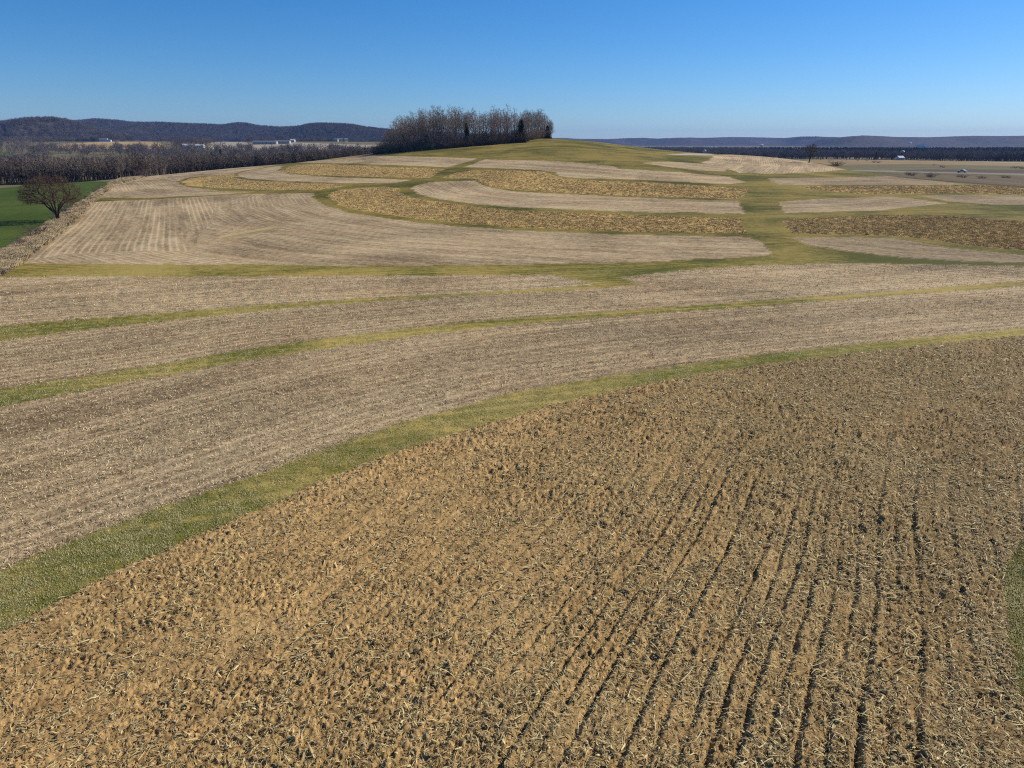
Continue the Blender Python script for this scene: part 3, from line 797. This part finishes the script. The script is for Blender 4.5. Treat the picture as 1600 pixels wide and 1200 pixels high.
# --- instanced stuff
def scatter(name, pts, rots, scls, protos, kind='stuff', label=None, cat=None):
    me = bpy.data.meshes.new(name); me.vertices.add(len(pts))
    me.vertices.foreach_set('co', np.asarray(pts, np.float32).ravel())
    me.attributes.new('rot', 'FLOAT_VECTOR', 'POINT').data.foreach_set('vector', np.asarray(rots, np.float32).ravel())
    me.attributes.new('scl', 'FLOAT_VECTOR', 'POINT').data.foreach_set('vector', np.asarray(scls, np.float32).ravel())
    pick = rng.integers(0, len(protos), len(pts)).astype(np.int32)
    me.attributes.new('pick', 'INT', 'POINT').data.foreach_set('value', pick)
    o = bpy.data.objects.new(name, me); tag(o, label, cat, kind=kind); link(o)
    ng = bpy.data.node_groups.new(name + '_nodes', 'GeometryNodeTree')
    ng.interface.new_socket('Geometry', in_out='INPUT', socket_type='NodeSocketGeometry')
    ng.interface.new_socket('Geometry', in_out='OUTPUT', socket_type='NodeSocketGeometry')
    N, L = ng.nodes, ng.links
    gi, go = N.new('NodeGroupInput'), N.new('NodeGroupOutput')
    iop = N.new('GeometryNodeInstanceOnPoints'); jn = N.new('GeometryNodeJoinGeometry')
    for p in reversed(protos):
        oi = N.new('GeometryNodeObjectInfo'); oi.inputs['Object'].default_value = p; oi.inputs['As Instance'].default_value = True
        L.new(oi.outputs['Geometry'], jn.inputs[0])
    def na(nm, ty):
        a = N.new('GeometryNodeInputNamedAttribute'); a.data_type = ty; a.inputs['Name'].default_value = nm
        return a.outputs['Attribute']
    L.new(gi.outputs[0], iop.inputs['Points']); L.new(jn.outputs[0], iop.inputs['Instance'])
    iop.inputs['Pick Instance'].default_value = True
    L.new(na('pick', 'INT'), iop.inputs['Instance Index'])
    e2r = N.new('FunctionNodeEulerToRotation'); L.new(na('rot', 'FLOAT_VECTOR'), e2r.inputs[0]); L.new(e2r.outputs[0], iop.inputs['Rotation'])
    L.new(na('scl', 'FLOAT_VECTOR'), iop.inputs['Scale'])
    L.new(iop.outputs[0], go.inputs[0])
    md = o.modifiers.new('scatter', 'NODES'); md.node_group = ng
    return o

def proto(name, me, loc, rz, label, cat, group=None):
    o = bpy.data.objects.new(name, me); o.location = loc; o.rotation_euler = (0, 0, rz)
    return tag(link(o), label, cat, group)

# far woods use whole small trees that also stand singly in the plain
def one_mesh_tree(name, H, rx, seed, m, natt=60, twigs=170, tww=.07):
    a, b = make_bare(name, H, rx, .2, seed, natt, twigs, trunk_r=.22, tww=tww, twl=1.6, tip=.06)
    V, Fc, off = [], [], 0
    for q in (a, b):
        if q is None: continue
        co = np.zeros(len(q.vertices) * 3, np.float32); q.vertices.foreach_get('co', co)
        fi = np.zeros(len(q.polygons) * 3, np.int32); q.polygons.foreach_get('vertices', fi)
        V.append(co.reshape(-1, 3)); Fc.append(fi.reshape(-1, 3) + off); off += len(V[-1])
        bpy.data.meshes.remove(q)
    return with_mat(mesh_np(name, np.concatenate(V), np.concatenate(Fc), smooth=False), m)
FW = []
for i, (px, py, lab) in enumerate(((1207, 247, 'small bare tree standing in the pale field beyond the stubble crest'), (1199, 246, 'smaller bare tree left of its pair beyond the stubble crest'), (1326, 249, 'little bare tree right of the lone tree on the plain'))):
    x, y = at(px, 900 + 30 * i)[:2]
    FW.append(proto('bare_tree', one_mesh_tree('far_tree_%d' % i, 11, 3.6, 500 + i, M_FARWOOD), (x, y, zg(x, y)), i, lab, 'tree'))
x, y = hit(1264, 254.5)
a, b = make_bare('plain_tree', 15, 5.2, .25, 77, 190, 900, trunk_r=.45, tww=.055, twl=1.8, tip=.06, lean=.05)
with_mat(a, M_BARK_DARK); with_mat(b, M_TWIG_DARK)
place_tree((a, b), 'bare_tree', (x, y, zg(x, y)), .4, y / 1109 * 27 / 14.6, 'lone bare tree on the plain right of the stubble crest')

def tree_scatter(name, X, Y, hmin, hmax, protos, H0=11.0, label=None, cat=None, wide=1.0):
    Z = z_ground(X, Y); n = len(X)
    s = rng.uniform(hmin, hmax, n) / H0
    rot = np.zeros((n, 3)); rot[:, 2] = rng.uniform(0, 6.28, n)
    return scatter(name, np.stack([X, Y, Z - .3], 1), rot, np.stack([s * wide, s * wide, s], 1), protos, label=label, cat=cat)

# wood behind the belt, left
px = rng.uniform(-150, 620, 2600); Yd = BASE(px) + 5 + rng.random(2600) ** 1.7 * np.interp(px, [-150, 130, 300, 620], [520, 420, 120, 60])
X = (px - 800) / F * CP * Yd
tree_scatter('woodland', X, Yd, 8, 12, FW, label='dense brown leafless wood behind the tree belt on the left', cat='woodland', wide=1.15)
# wooded slopes of the left ridges
n = 90000; px = rng.uniform(-150, 900, n); Yd = rng.uniform(1750, 3650, n); X = (px - 800) / F * CP * Yd
zr, zb = z_ridge(X, Yd), z_base(X, Yd)
ppx, ppy = project(X, Yd, np.maximum(zr, zb))
keep = (zr > zb - 2) & (zr > 14)
for f in FIELDS:
    if f[0] == 'far_field': keep &= ~inside(ppx, ppy, f[2])
tree_scatter('hillside_forest', X[keep], Yd[keep], 11, 17, FW, label='dark leafless forest covering the ridges on the left', cat='forest', wide=1.25)
# scattered trees between belt and ridges
n = 5000; px = rng.uniform(-100, 560, n); Yd = rng.uniform(700, 1900, n); X = (px - 800) / F * CP * Yd
ppx, ppy = project(X, Yd, z_ground(X, Yd))
keep = fbm(X / 160, Yd / 160, 2, 71) > np.interp(px, [0, 60, 90, 250, 300, 560], [.38, .46, .60, .60, .56, .6])
for f in FIELDS:
    if f[0] == 'far_field': keep &= ~inside(ppx, ppy, f[2])
tree_scatter('valley_trees', X[keep], Yd[keep], 8, 14, FW, label='leafless trees scattered over the valley below the left ridges', cat='woodland', wide=1.2)
# river woods on the right plain
WF = tab([850, 1000, 1100, 1200, 1290, 1400, 1500, 1600, 1750], [1300, 1250, 1200, 1100, 1080, 1040, 960, 880, 820])
n = 15000; px = rng.uniform(850, 1750, n); Yd = WF(px) + rng.random(n) ** 1.5 * 1700; X = (px - 800) / F * CP * Yd
keep = fbm(X / 120, Yd / 220, 3, 81) > .40
tree_scatter('river_woodland', X[keep], Yd[keep], 7, 12, FW, label='long dark band of leafless woods across the plain on the right', cat='woodland', wide=1.3)
cm = with_mat(make_conifer('far_conifer', 11, 2.6, 350, 220)[1], M_NEEDLE)
cx, cy_ = at(1372, 1030)[:2]
CF = [proto('conifer', cm, (cx, cy_, zg(cx, cy_)), 0, 'small dark conifer at the front of the woods on the plain', 'tree')]
n = 3600; px = rng.uniform(1180, 1750, n); Yd = rng.uniform(1500, 2300, n); X = (px - 800) / F * CP * Yd
keep = fbm(X / 200, Yd / 200, 2, 91) > np.interp(px, [1180, 1320, 1750], [.55, .40, .35])
tree_scatter('pine_plantation', X[keep], Yd[keep], 9, 13, CF, label='dark line of conifers behind the leafless woods on the plain', cat='woodland', wide=1.4)
for i, (px, Yd, s, lab) in enumerate(((328, 900, 1.2, 'dark conifer left of a pair above the tree belt'), (343, 900, 1.5, 'tallest dark conifer above the tree belt'), (381, 960, 1.0, 'dark conifer right of the tall pair above the tree belt'), (356, 980, .7, 'tiny dark conifer above the tree belt'), (396, 980, .7, 'small dark conifer beside the long low building'), (404, 960, .9, 'dark conifer nearest the long low building'))):
    x, y, z = at(px, Yd); o = proto('conifer', cm, (x, y, z), i, lab, 'tree'); o.scale = (s * 1.3, s * 1.3, s)

# ------------------------------------------------------------------ far wooded ridge texture is the terrain itself; buildings
M_WHITE = flat_mat('white_paint', (.50, .50, .48), (.64, .64, .62), .8, .6)
M_ROOF = flat_mat('grey_roof', (.10, .10, .11), (.20, .20, .21), .8, .6)
M_ROOFW = flat_mat('pale_metal_roof', (.46, .47, .48), (.60, .61, .62), .8, .4)
M_CREAM = flat_mat('cream_siding', (.48, .42, .32), (.62, .56, .44), .8, .7)
M_DARK = flat_mat('dark_glass', (.015, .018, .022), (.03, .035, .04), .8, .2)
M_CONC = flat_mat('concrete', (.30, .29, .27), (.44, .43, .41), .8, .8)
M_TYRE = flat_mat('rubber', (.012, .012, .012), (.03, .03, .03), 5, .8)
M_STEEL = flat_mat('tower_steel', (.40, .43, .46), (.56, .59, .62), 1, .5)

def box(x0, x1, y0, y1, z0, z1):
    v = [(x0, y0, z0), (x1, y0, z0), (x1, y1, z0), (x0, y1, z0), (x0, y0, z1), (x1, y0, z1), (x1, y1, z1), (x0, y1, z1)]
    return v, [(0, 3, 2, 1), (4, 5, 6, 7), (0, 1, 5, 4), (1, 2, 6, 5), (2, 3, 7, 6), (3, 0, 4, 7)]
def part(name, v, f, m, parent):
    me = bpy.data.meshes.new(name); me.from_pydata(v, [], f); me.update(); me.materials.append(m)
    return link(bpy.data.objects.new(name, me), parent)
def house(px, Yd, w, d, h, rh, rz, label, cat='house', name='farmhouse', wall=M_WHITE, roof=M_ROOF, nwin=3):
    x, y, z = at(px, Yd); o = tag(empty(name, (x, y, z), rz), label, cat)
    v, f = box(-w / 2, w / 2, -d / 2, d / 2, -.5, h)
    n = len(v); v += [(-w / 2, 0, h + rh), (w / 2, 0, h + rh)]; f += [(4, 7, n), (5, n + 1, 6)]
    part('wall', v, f, wall, o)
    e = .5
    v = []; f = []
    for s in (-1, 1):
        b = len(v); dz = rh * e / (d / 2)
        v += [(-w / 2 - e, s * (d / 2 + e), h - dz + .05), (w / 2 + e, s * (d / 2 + e), h - dz + .05), (w / 2 + e, 0, h + rh + .05), (-w / 2 - e, 0, h + rh + .05)]
        v += [(q[0], q[1], q[2] + .2) for q in v[b:b + 4]]
        f += [(b, b + 1, b + 2, b + 3), (b + 4, b + 5, b + 6, b + 7), (b, b + 1, b + 5, b + 4), (b, b + 3, b + 7, b + 4), (b + 1, b + 2, b + 6, b + 5)]
    part('roof', v, f, roof, o)
    for i in range(nwin):
        wx = -w / 2 + w * (i + .5) / nwin; q, ff = box(wx - .6, wx + .6, -d / 2 - .06, -d / 2 + .02, h * .35, h * .75)
        part('window', q, ff, M_DARK, o)
    return o
def lathe(prof, k=14):
    v, f = [], []
    for r, z in prof:
        for q in range(k): v.append((r * math.cos(2 * math.pi * q / k), r * math.sin(2 * math.pi * q / k), z))
    for i in range(len(prof) - 1):
        for q in range(k): q2 = (q + 1) % k; f.append((i * k + q, i * k + q2, i * k + k + q2, i * k + k + q))
    return v, f
def silo(px, Yd, r, h, label, body=M_WHITE, cap=M_ROOFW, cat='silo'):
    x, y, z = at(px, Yd); o = tag(empty('silo', (x, y, z)), label, cat)
    part('tank', *lathe([(r, -.5), (r, h)]), body, o)
    part('dome', *lathe([(r * 1.02, h), (r * .92, h + r * .4), (r * .6, h + r * .75), (.05, h + r * .95)]), cap, o)
def water_tower(px, Yd, h, r, label):
    x, y, z = at(px, Yd); o = tag(empty('water_tower', (x, y, z)), label, 'water tower')
    part('stem', *lathe([(r * .45, -.5), (r * .28, h * .1), (r * .25, h * .6)]), M_WHITE, o)
    part('tank', *lathe([(r * .25, h * .6), (r * .8, h * .72), (r, h * .82), (r * .85, h * .93), (r * .4, h * .99), (.05, h)]), M_WHITE, o)

house(163, 1790, 18, 10, 6, 3, .2, 'white farmhouse on the tan hillside below the left ridges', nwin=4)
house(171, 1775, 10, 7, 3.5, 2, .1, 'low white outbuilding right of the hillside farmhouse', 'outbuilding', 'shed', nwin=2)
house(293, 1330, 16, 9, 5, 2.5, .3, 'white house with pale roof half hidden by trees below the ridges', roof=M_ROOFW)
house(292, 800, 9, 7, 4, 2, .2, 'small white house among the trees above the belt', roof=M_ROOFW)
house(312, 1350, 14, 8, 4, 2, .1, 'pale low shed right of the white house below the ridges', 'shed', 'shed', roof=M_ROOFW, nwin=2)
house(415, 1500, 46, 14, 4.5, 2.2, .05, 'left one of two long low dark roofed barns in the valley', 'barn', 'long_barn', roof=M_ROOF, wall=M_CONC, nwin=6)
house(442, 1520, 30, 14, 4.5, 2.2, .05, 'right one of two long low dark roofed barns in the valley', 'barn', 'long_barn', roof=M_ROOF, wall=M_CONC, nwin=5)
house(458, 1650, 9, 8, 4, 2, .0, 'tall white shed right of the long barns', 'shed', 'shed', roof=M_ROOFW, nwin=2)
for i, (px, w, lab) in enumerate(((526, 8, 'cream house at the left of the hamlet under the ridge'), (533, 10, 'largest cream house of the hamlet under the ridge'), (541, 8, 'cream house at the right of the hamlet under the ridge'))):
    house(px, 1800 + 20 * i, w, 8, 6, 2.5, .3 * i, lab, wall=M_CREAM, nwin=2)
silo(938, 1700, 4.2, 8.5, 'white silo left of the others over the grassy hill shoulder')
silo(960, 1900, 3.2, 9, 'small white silo in the middle over the grassy hill shoulder')
house(970, 1750, 14, 9, 5, 3, .2, 'white barn right of the silos over the grassy hill shoulder', 'barn', 'barn')
silo(1102, 1330, 2.8, 9.5, 'white silo beside a dark tree beyond the stubble crest', cap=M_WHITE)
water_tower(1190, 2250, 20, 6.2, 'white water tower on a stem above the distant woods')
house(1247, 2200, 28, 16, 6, 2, .1, 'long white building left of the lone tree on the plain', 'building', 'warehouse', roof=M_ROOFW, nwin=5)
silo(1413, 1050, 2.7, 10, 'dark silo with white top at the farm in the woods', body=M_DARK, cap=M_WHITE)
house(1410, 1020, 8, 7, 3.2, 2.2, .2, 'white farmhouse beneath the dark silo', roof=M_ROOFW)
house(1468, 1080, 13, 6, 2.6, 1.5, .1, 'low white shed right of the farm in the woods', 'shed', 'shed', roof=M_ROOFW, nwin=2)
water_tower(1422, 3600, 26, 8, 'pale water tower left of the distant mill')
x, y, z = at(1441, 3550); o = tag(empty('mill', (x, y, z)), 'white distant mill with tall stacks in front of the blue ridge', 'mill')
for i, (x0, x1, h) in enumerate(((-24, -4, 15), (-4, 12, 21), (12, 30, 9))): part('hall', *box(x0 + .02 * i, x1, -8 + i, 8, -1, h), M_ROOFW, o)
for sx, h in ((16, 34), (22, 20), (-14, 24)):
    v, f = lathe([(1.6, -1), (1.3, h)], 8); part('stack', [(q[0] + sx, q[1] + 12, q[2]) for q in v], f, M_STEEL, o)

# car on the field road
cxp, cyp = hit(1503, 269.6); x2, y2 = hit(1560, 271.2)
car = tag(empty('car', (cxp, cyp, zg(cxp, cyp) + .02), math.atan2(y2 - cyp, x2 - cxp)), 'white pickup truck driving on the pale road across the plain', 'pickup truck')
prof = [(-2.6, .45), (2.6, .45), (2.62, .95), (1.5, 1.08), (.9, 1.72), (-.5, 1.75), (-.75, 1.08), (-2.6, 1.05)]
v = [(px_, -.95, z_) for px_, z_ in prof] + [(px_, .95, z_) for px_, z_ in prof]; nP = len(prof)
f = [tuple(range(nP)), tuple(range(2 * nP - 1, nP - 1, -1))] + [(i, nP + i, nP + (i + 1) % nP, (i + 1) % nP) for i in range(nP)]
part('body', v, f, M_WHITE, car)
for s in (-1, 1):
    yy = s * .965
    part('window', [(1.25, yy, 1.12), (.82, yy, 1.62), (-.42, yy, 1.64), (-.62, yy, 1.12)], [(0, 1, 2, 3)], M_DARK, car)
part('window', [(1.47, -.8, 1.13), (1.47, .8, 1.13), (.94, .8, 1.69), (.94, -.8, 1.69)], [(0, 1, 2, 3)], M_DARK, car)
for wx in (-1.65, 1.7):
    for s in (-1, 1):
        v, f = lathe([(.05, -.12), (.3, -.12), (.38, -.08), (.38, .08), (.3, .12), (.05, .12)], 12)
        part('wheel', [(wx + q[0], s * .88 + q[2], .38 + q[1]) for q in v], f, M_TYRE, car)

# ------------------------------------------------------------------ shrubs of the fence line and the plain
SHR = [with_mat(make_shrub_mesh('fence_shrub_%d' % i, 1.9, 3.0, 600 + i, 26, 520, .012), M_SHRUB) for i in range(3)]
for i, (px, py, s, lab) in enumerate(((28, 386, .75, 'small grey brown shrub low on the fence line at the left edge'), (38, 384, 1.0, 'round dark brown shrub at the near end of the fence line'), (52, 372, 1.35, 'largest grey bare shrub of the fence line before the big tree'), (62, 366, 1.1, 'bare shrub right of the largest one before the big tree'),
        (100, 333, 1.3, 'bare shrub just behind the big lone tree'), (107, 327, 1.1, 'second bare shrub behind the big lone tree'), (84, 344, .7, 'low brush at the foot of the big lone tree'), (136, 310, .8, 'low bare shrub right of the sapling on the fence line'), (148, 300, .9, 'bare shrub halfway along the far fence line'), (158, 296, .9, 'bare shrub left of the small far tree on the fence line'),
        (228, 276, 2.6, 'big brown bush in front of the belt end'), (219, 276, 2.0, 'brown bush left of the big one before the belt end'), (212, 277, 1.6, 'tan bare bush at the far end of the fence line'))):
    x, y = hit(px, py); o = proto('shrub', SHR[i % 3], (x, y, zg(x, y)), i * 1.3, lab, 'shrub'); o.scale = (s, s, s)
for i, (px, py, s) in enumerate(((1425, 274.5, 2.0), (1455, 277, 2.2), (1450, 276, 1.6), (1505, 278, 1.8), (1497, 277, 1.3), (1530, 279, 1.4), (1537, 279, 1.5), (1568, 278, 1.8), (1575, 278.5, 1.4), (1418, 273.5, 1.3),
        (1470, 261, 1.6), (1474, 262, 1.3), (1586, 263, 2.0), (1594, 263, 1.7), (1597, 264, 1.4), (1580, 263, 1.0), (1459, 258, 1.3), (1340, 251, 2.0), (1354, 252, 1.7), (1372, 254.5, 2.2), (1365, 254, 2.2), (1304, 259, 2.6), (1309, 259.5, 2.6), (1296, 252, 1.5), (1282, 250, 1.5))):
    x, y = hit(px, py); o = proto('shrub', SHR[i % 3], (x, y, zg(x, y)), i * 2.1, 'low dark leafless bush on the plain right of the hill', 'shrub', 'bushes dotted over the plain'); o.scale = (s * .7, s * .7, s * .5)

# ------------------------------------------------------------------ crop residue, straw and grass
def strip_mesh(name, L, W, bend, twist, curl, m, n=4):
    v, f = [], []
    for i in range(n + 1):
        t = i / n; y = (t - .5) * L; z = bend * (1 - (2 * t - 1) ** 2) + .004; x = curl * math.sin(t * 3.0); w = W * (.35 + .65 * math.sin(math.pi * min(1, t * .9 + .12))); a = twist * (t - .5)
        v += [(x - w * math.cos(a), y, z - w * math.sin(a)), (x + w * math.cos(a), y, z + w * math.sin(a))]
    for i in range(n): f.append((2 * i, 2 * i + 1, 2 * i + 3, 2 * i + 2))
    return with_mat(mesh_np(name, v, f), m)
def stalk_mesh(name, L, r, bend, m, n=5, k=6):
    v, f = [], []
    for i in range(n + 1):
        t = i / n; rr = r * (1.0 - .35 * t) * (1.25 if i in (1, 3) else 1)
        c = (bend * math.sin(t * 2.6), (t - .5) * L, r + .25 * bend * t)
        for q in range(k): v.append((c[0] + rr * math.cos(q * 2 * math.pi / k), c[1], c[2] + rr * math.sin(q * 2 * math.pi / k)))
    for i in range(n):
        for q in range(k): q2 = (q + 1) % k; f.append((i * k + q, i * k + q2, i * k + k + q2, i * k + k + q))
    return with_mat(mesh_np(name, v, f), m)
def tuft_mesh(name, n, H, W, spread, m, seed):
    g = random.Random(seed); v, f = [], []
    for _ in range(n):
        an = g.uniform(0, 6.28); r = spread * g.random() ** .5; x, y = r * math.cos(an), r * math.sin(an); h = H * g.uniform(.5, 1.15)
        ln = g.uniform(.1, .9) * h; a2 = g.uniform(0, 6.28); dx, dy = math.cos(a2) * ln, math.sin(a2) * ln; sx, sy = -math.sin(a2) * W, math.cos(a2) * W; b = len(v)
        v += [(x - sx, y - sy, -.02), (x + sx, y + sy, -.02), (x + dx * .35 + sx * .8, y + dy * .35 + sy * .8, h * .6), (x + dx, y + dy, h)]
        f += [(b, b + 1, b + 2), (b, b + 2, b + 3)]
    return with_mat(mesh_np(name, v, f, smooth=False), m)

def sample(n, Y0, Y1, power, want, a0=-.98, a1=.98):
    """random ground points of the wanted fields, thinning with distance"""
    t = rng.random(n); Y = (Y0 ** (1 - power) + t * (Y1 ** (1 - power) - Y0 ** (1 - power))) ** (1 / (1 - power))
    X = rng.uniform(a0, a1, n) * Y
    Z = z_ground(X, Y); idx = classify(X, Y, Z)
    k = np.isin(idx, want); X, Y, Z, idx = X[k], Y[k], Z[k], idx[k]
    u, v = np.zeros_like(X), np.zeros_like(X)
    for i in want:
        m = idx == i
        if m.any() and FIELDS[i][3]: u[m], v[m] = row_coords(X[m], Y[m], FIELDS[i][3])
    # relief() without its random part, so the pieces rest on the soil
    Z = Z + (relief(X, Y, np.where(idx == PLOUGH, PLOUGH, -1), u, v))
    return X, Y, Z, u, v

ids = lambda *ty: [i for i, f in enumerate(FIELDS) if f[1] in ty]
# prototypes that lie in view themselves
def on_soil(px, py):
    x, y = hit(px, py); X, Y = np.array([x]), np.array([y]); u, v = row_coords(X, Y, FIELDS[PLOUGH][3])
    return x, y, zg(x, y) + float(relief(X, Y, np.array([PLOUGH]), u, v)[0])
LEAVES = []
for i, (L, W, be, tw, cu, m, px, py) in enumerate(((.20, .011, .02, 1.0, .012, M_STRAW, 700, 1100), (.13, .015, .015, 1.6, -.01, M_STRAW, 420, 1080), (.24, .009, .03, .8, .02, M_STRAW, 1000, 1120),
                                               (.10, .016, .02, .5, .01, M_LEAFDARK, 860, 1000), (.16, .014, .03, 1.2, .02, M_LEAFDARK, 1200, 1050), (.08, .016, .01, 1.0, 0, M_STRAW, 300, 1000), (.30, .008, .01, .4, .01, M_STRAW, 1100, 980))):
    LEAVES.append(proto('corn_leaf', strip_mesh('corn_leaf_%d' % i, L, W, be, tw, cu, m), on_soil(px, py), i * .9, 'shrivelled straw coloured corn leaf lying on the tilled soil', 'leaf', 'corn leaves on the near soil'))
X, Y, Z, u, v = sample(1000000, 12, 95, .45, [PLOUGH])
den = (.35 + .65 * sstep(.35, .65, fbm(u * .5, v * 1.6, 3, 55))) * (.40 + .60 * sstep(-16, 14, X) + .25 * sstep(22, 50, Y))
k = rng.random(len(X)) < den; X, Y, Z = X[k], Y[k], Z[k]; n = len(X)
rot = np.stack([rng.normal(0, .20, n), rng.normal(0, .30, n), rng.uniform(0, 6.28, n)], 1)
s = np.clip(rng.lognormal(-.45, .40, n), .3, 1.8) * (1 + Y / 75)
scatter('corn_residue', np.stack([X, Y, Z + rng.uniform(0, .02, n)], 1), rot, np.stack([s, s, s], 1), LEAVES, label='shredded straw coloured corn leaves strewn over the tilled near field', cat='crop residue')

STALK = [stalk_mesh('stalk_%d' % i, L, r, b, M_STALK) for i, (L, r, b) in enumerate(((.75, .014, .03), (.5, .016, .01), (1.0, .012, .08), (.38, .017, .0), (.6, .013, -.05)))]
X, Y, Z, u, v = sample(5200, 13.5, 34, .2, [PLOUGH], -.92, .92)
ppx, ppy = project(X, Y, Z); k = np.where((ppx > 0) & (ppx < 1600) & (ppy < 1195))[0][:300]
for j, i in enumerate(k):
    o = bpy.data.objects.new('corn_stalk', STALK[j % 5]); o.location = (X[i], Y[i], Z[i] + .015); o.rotation_euler = (random.gauss(0, .12), random.gauss(0, .1), random.uniform(0, 6.28) if j % 2 else random.gauss(-.75, .4))
    q = random.uniform(.6, 1.2); o.scale = (q, q, q)
    tag(link(o), 'broken pale corn stalk lying on the tilled near field', 'corn stalk', 'corn stalks on the near soil')

# bean straw on the pale fields
BEAN = []
for i, (L, W, be) in enumerate(((.20, .010, .03), (.12, .014, .02), (.30, .008, .05), (.16, .012, .09))):
    x, y = hit(420 + 90 * i, 660); BEAN.append(proto('straw_stem', strip_mesh('straw_stem_%d' % i, L, W, be, 1.2, .02, M_BEAN, 3), (x, y, zg(x, y) + .03), i, 'pale straw stem lying on the stubble beyond the near grass strip', 'straw', 'straw stems on the stubble'))
X, Y, Z, u, v = sample(420000, 20, 125, .75, [3, 4, 5])
k = rng.random(len(X)) < .25 + .95 * fbm(u * .05, v * .7, 3, 57); X, Y, Z = X[k], Y[k], Z[k]; n = len(X)
rot = np.stack([rng.normal(0, .4, n), rng.normal(0, .4, n), rng.uniform(0, 6.28, n)], 1); s = rng.uniform(.4, 1.1, n) * (1 + Y / 110)
scatter('bean_straw', np.stack([X, Y, Z + rng.uniform(0, .05, n)], 1), rot, np.stack([s, s, s], 1), BEAN, label='pale straw littering the stubble strips beyond the near grass strip', cat='crop residue')

# grass of the near strips
TUFT = []
for i in range(4):
    x, y = hit(330 + 60 * i, 800 - 20 * i); TUFT.append(proto('grass_tuft', tuft_mesh('grass_tuft_%d' % i, 15, .060, .011, .18, M_BLADE, 700 + i), (x, y, zg(x, y)), i, 'short tuft of green and yellow grass on the near grass strip', 'grass tuft', 'tufts of the near grass strip'))
X, Y, Z, u, v = sample(320000, 12, 90, .9, [0, 2])
k = rng.random(len(X)) < (.10 + .80 * fbm(X * .5, Y * .5, 3, 58)) * (1 - sstep(40, 88, Y)); X, Y, Z = X[k], Y[k], Z[k]
X = X + rng.normal(0, .18, len(X)); Y = Y + rng.normal(0, .28, len(X))
n = len(X); rot = np.zeros((n, 3)); rot[:, 2] = rng.uniform(0, 6.28, n); s = rng.uniform(.4, 1.2, n) * (1 + Y / 120)
scatter('grass_tufts', np.stack([X, Y, Z], 1), rot, np.stack([s, s, s * (1 / (1 + Y / 200))], 1), TUFT, label='short green and yellow grass of the near grass strips', cat='grass')
# clumps of corn trash on the tilled strips up the hill
M_TRASH = flat_mat('corn_trash', (.340, .220, .085), (.820, .650, .310), .8, .7, random_tint=.8)
CLUMP = []
for i in range(3):
    x, y = hit(700 + 90 * i, 345); CLUMP.append(proto('residue_clump', tuft_mesh('residue_clump_%d' % i, 12, .20, .030, .34, M_TRASH, 740 + i), (x, y, zg(x, y)), i, 'clump of straw coloured corn trash on the wide tilled strip', 'crop residue', 'corn trash clumps on the tilled strips'))
X, Y, Z, u, v = sample(190000, 110, 440, .6, ids('corn'), -.42, .80)
n = len(X); rot = np.zeros((n, 3)); rot[:, 2] = rng.uniform(0, 6.28, n); s = rng.uniform(.4, 1.3, n)
scatter('corn_trash', np.stack([X, Y, Z], 1), rot, np.stack([s, s, s], 1), CLUMP, label='straw coloured corn trash covering the brown tilled strips up the hill', cat='crop residue')
# tall dry grass on the fence line
DRY = []
for i in range(4):
    x, y = hit(30 + 10 * i, 402 - 14 * i); DRY.append(proto('dry_grass_tuft', tuft_mesh('dry_tuft_%d' % i, 44, .58, .008, .42, M_DRY if i else M_SHRUB, 720 + i), (x, y, zg(x, y)), i, 'tall straw coloured grass clump at the near end of the fence line', 'grass tuft', 'dry clumps of the fence line'))
hedge_i = ids('hedge')
X, Y, Z, u, v = sample(420000, 60, 420, .9, hedge_i, -.95, -.38)
k = rng.random(len(X)) < .25 + .8 * fbm(X * .2, Y * .2, 2, 61); X, Y, Z = X[k][:13000], Y[k][:13000], Z[k][:13000]; n = len(X)
rot = np.zeros((n, 3)); rot[:, 2] = rng.uniform(0, 6.28, n); s = rng.uniform(.5, 1.2, n)
scatter('dry_grass', np.stack([X, Y, Z], 1), rot, np.stack([s, s, s], 1), DRY, label='tall straw coloured grass along the fence line on the left', cat='grass')

# ------------------------------------------------------------------ haze
hz = bpy.data.materials.new('haze'); hz.use_nodes = True; nt = hz.node_tree; nt.nodes.clear()
ho = nt.nodes.new('ShaderNodeOutputMaterial'); hv = nt.nodes.new('ShaderNodeVolumePrincipled')
hv.inputs['Color'].default_value = (.24, .47, 1.0, 1); hv.inputs['Density'].default_value = 0.000054; hv.inputs['Anisotropy'].default_value = .0
nt.links.new(hv.outputs[0], ho.inputs['Volume'])
v, f = box(-88000, 88000, -4500, 10500, -16, 190)
me = bpy.data.meshes.new('haze'); me.from_pydata(v, [], f); me.update(); me.materials.append(hz)
tag(link(bpy.data.objects.new('haze', me)), kind='stuff')
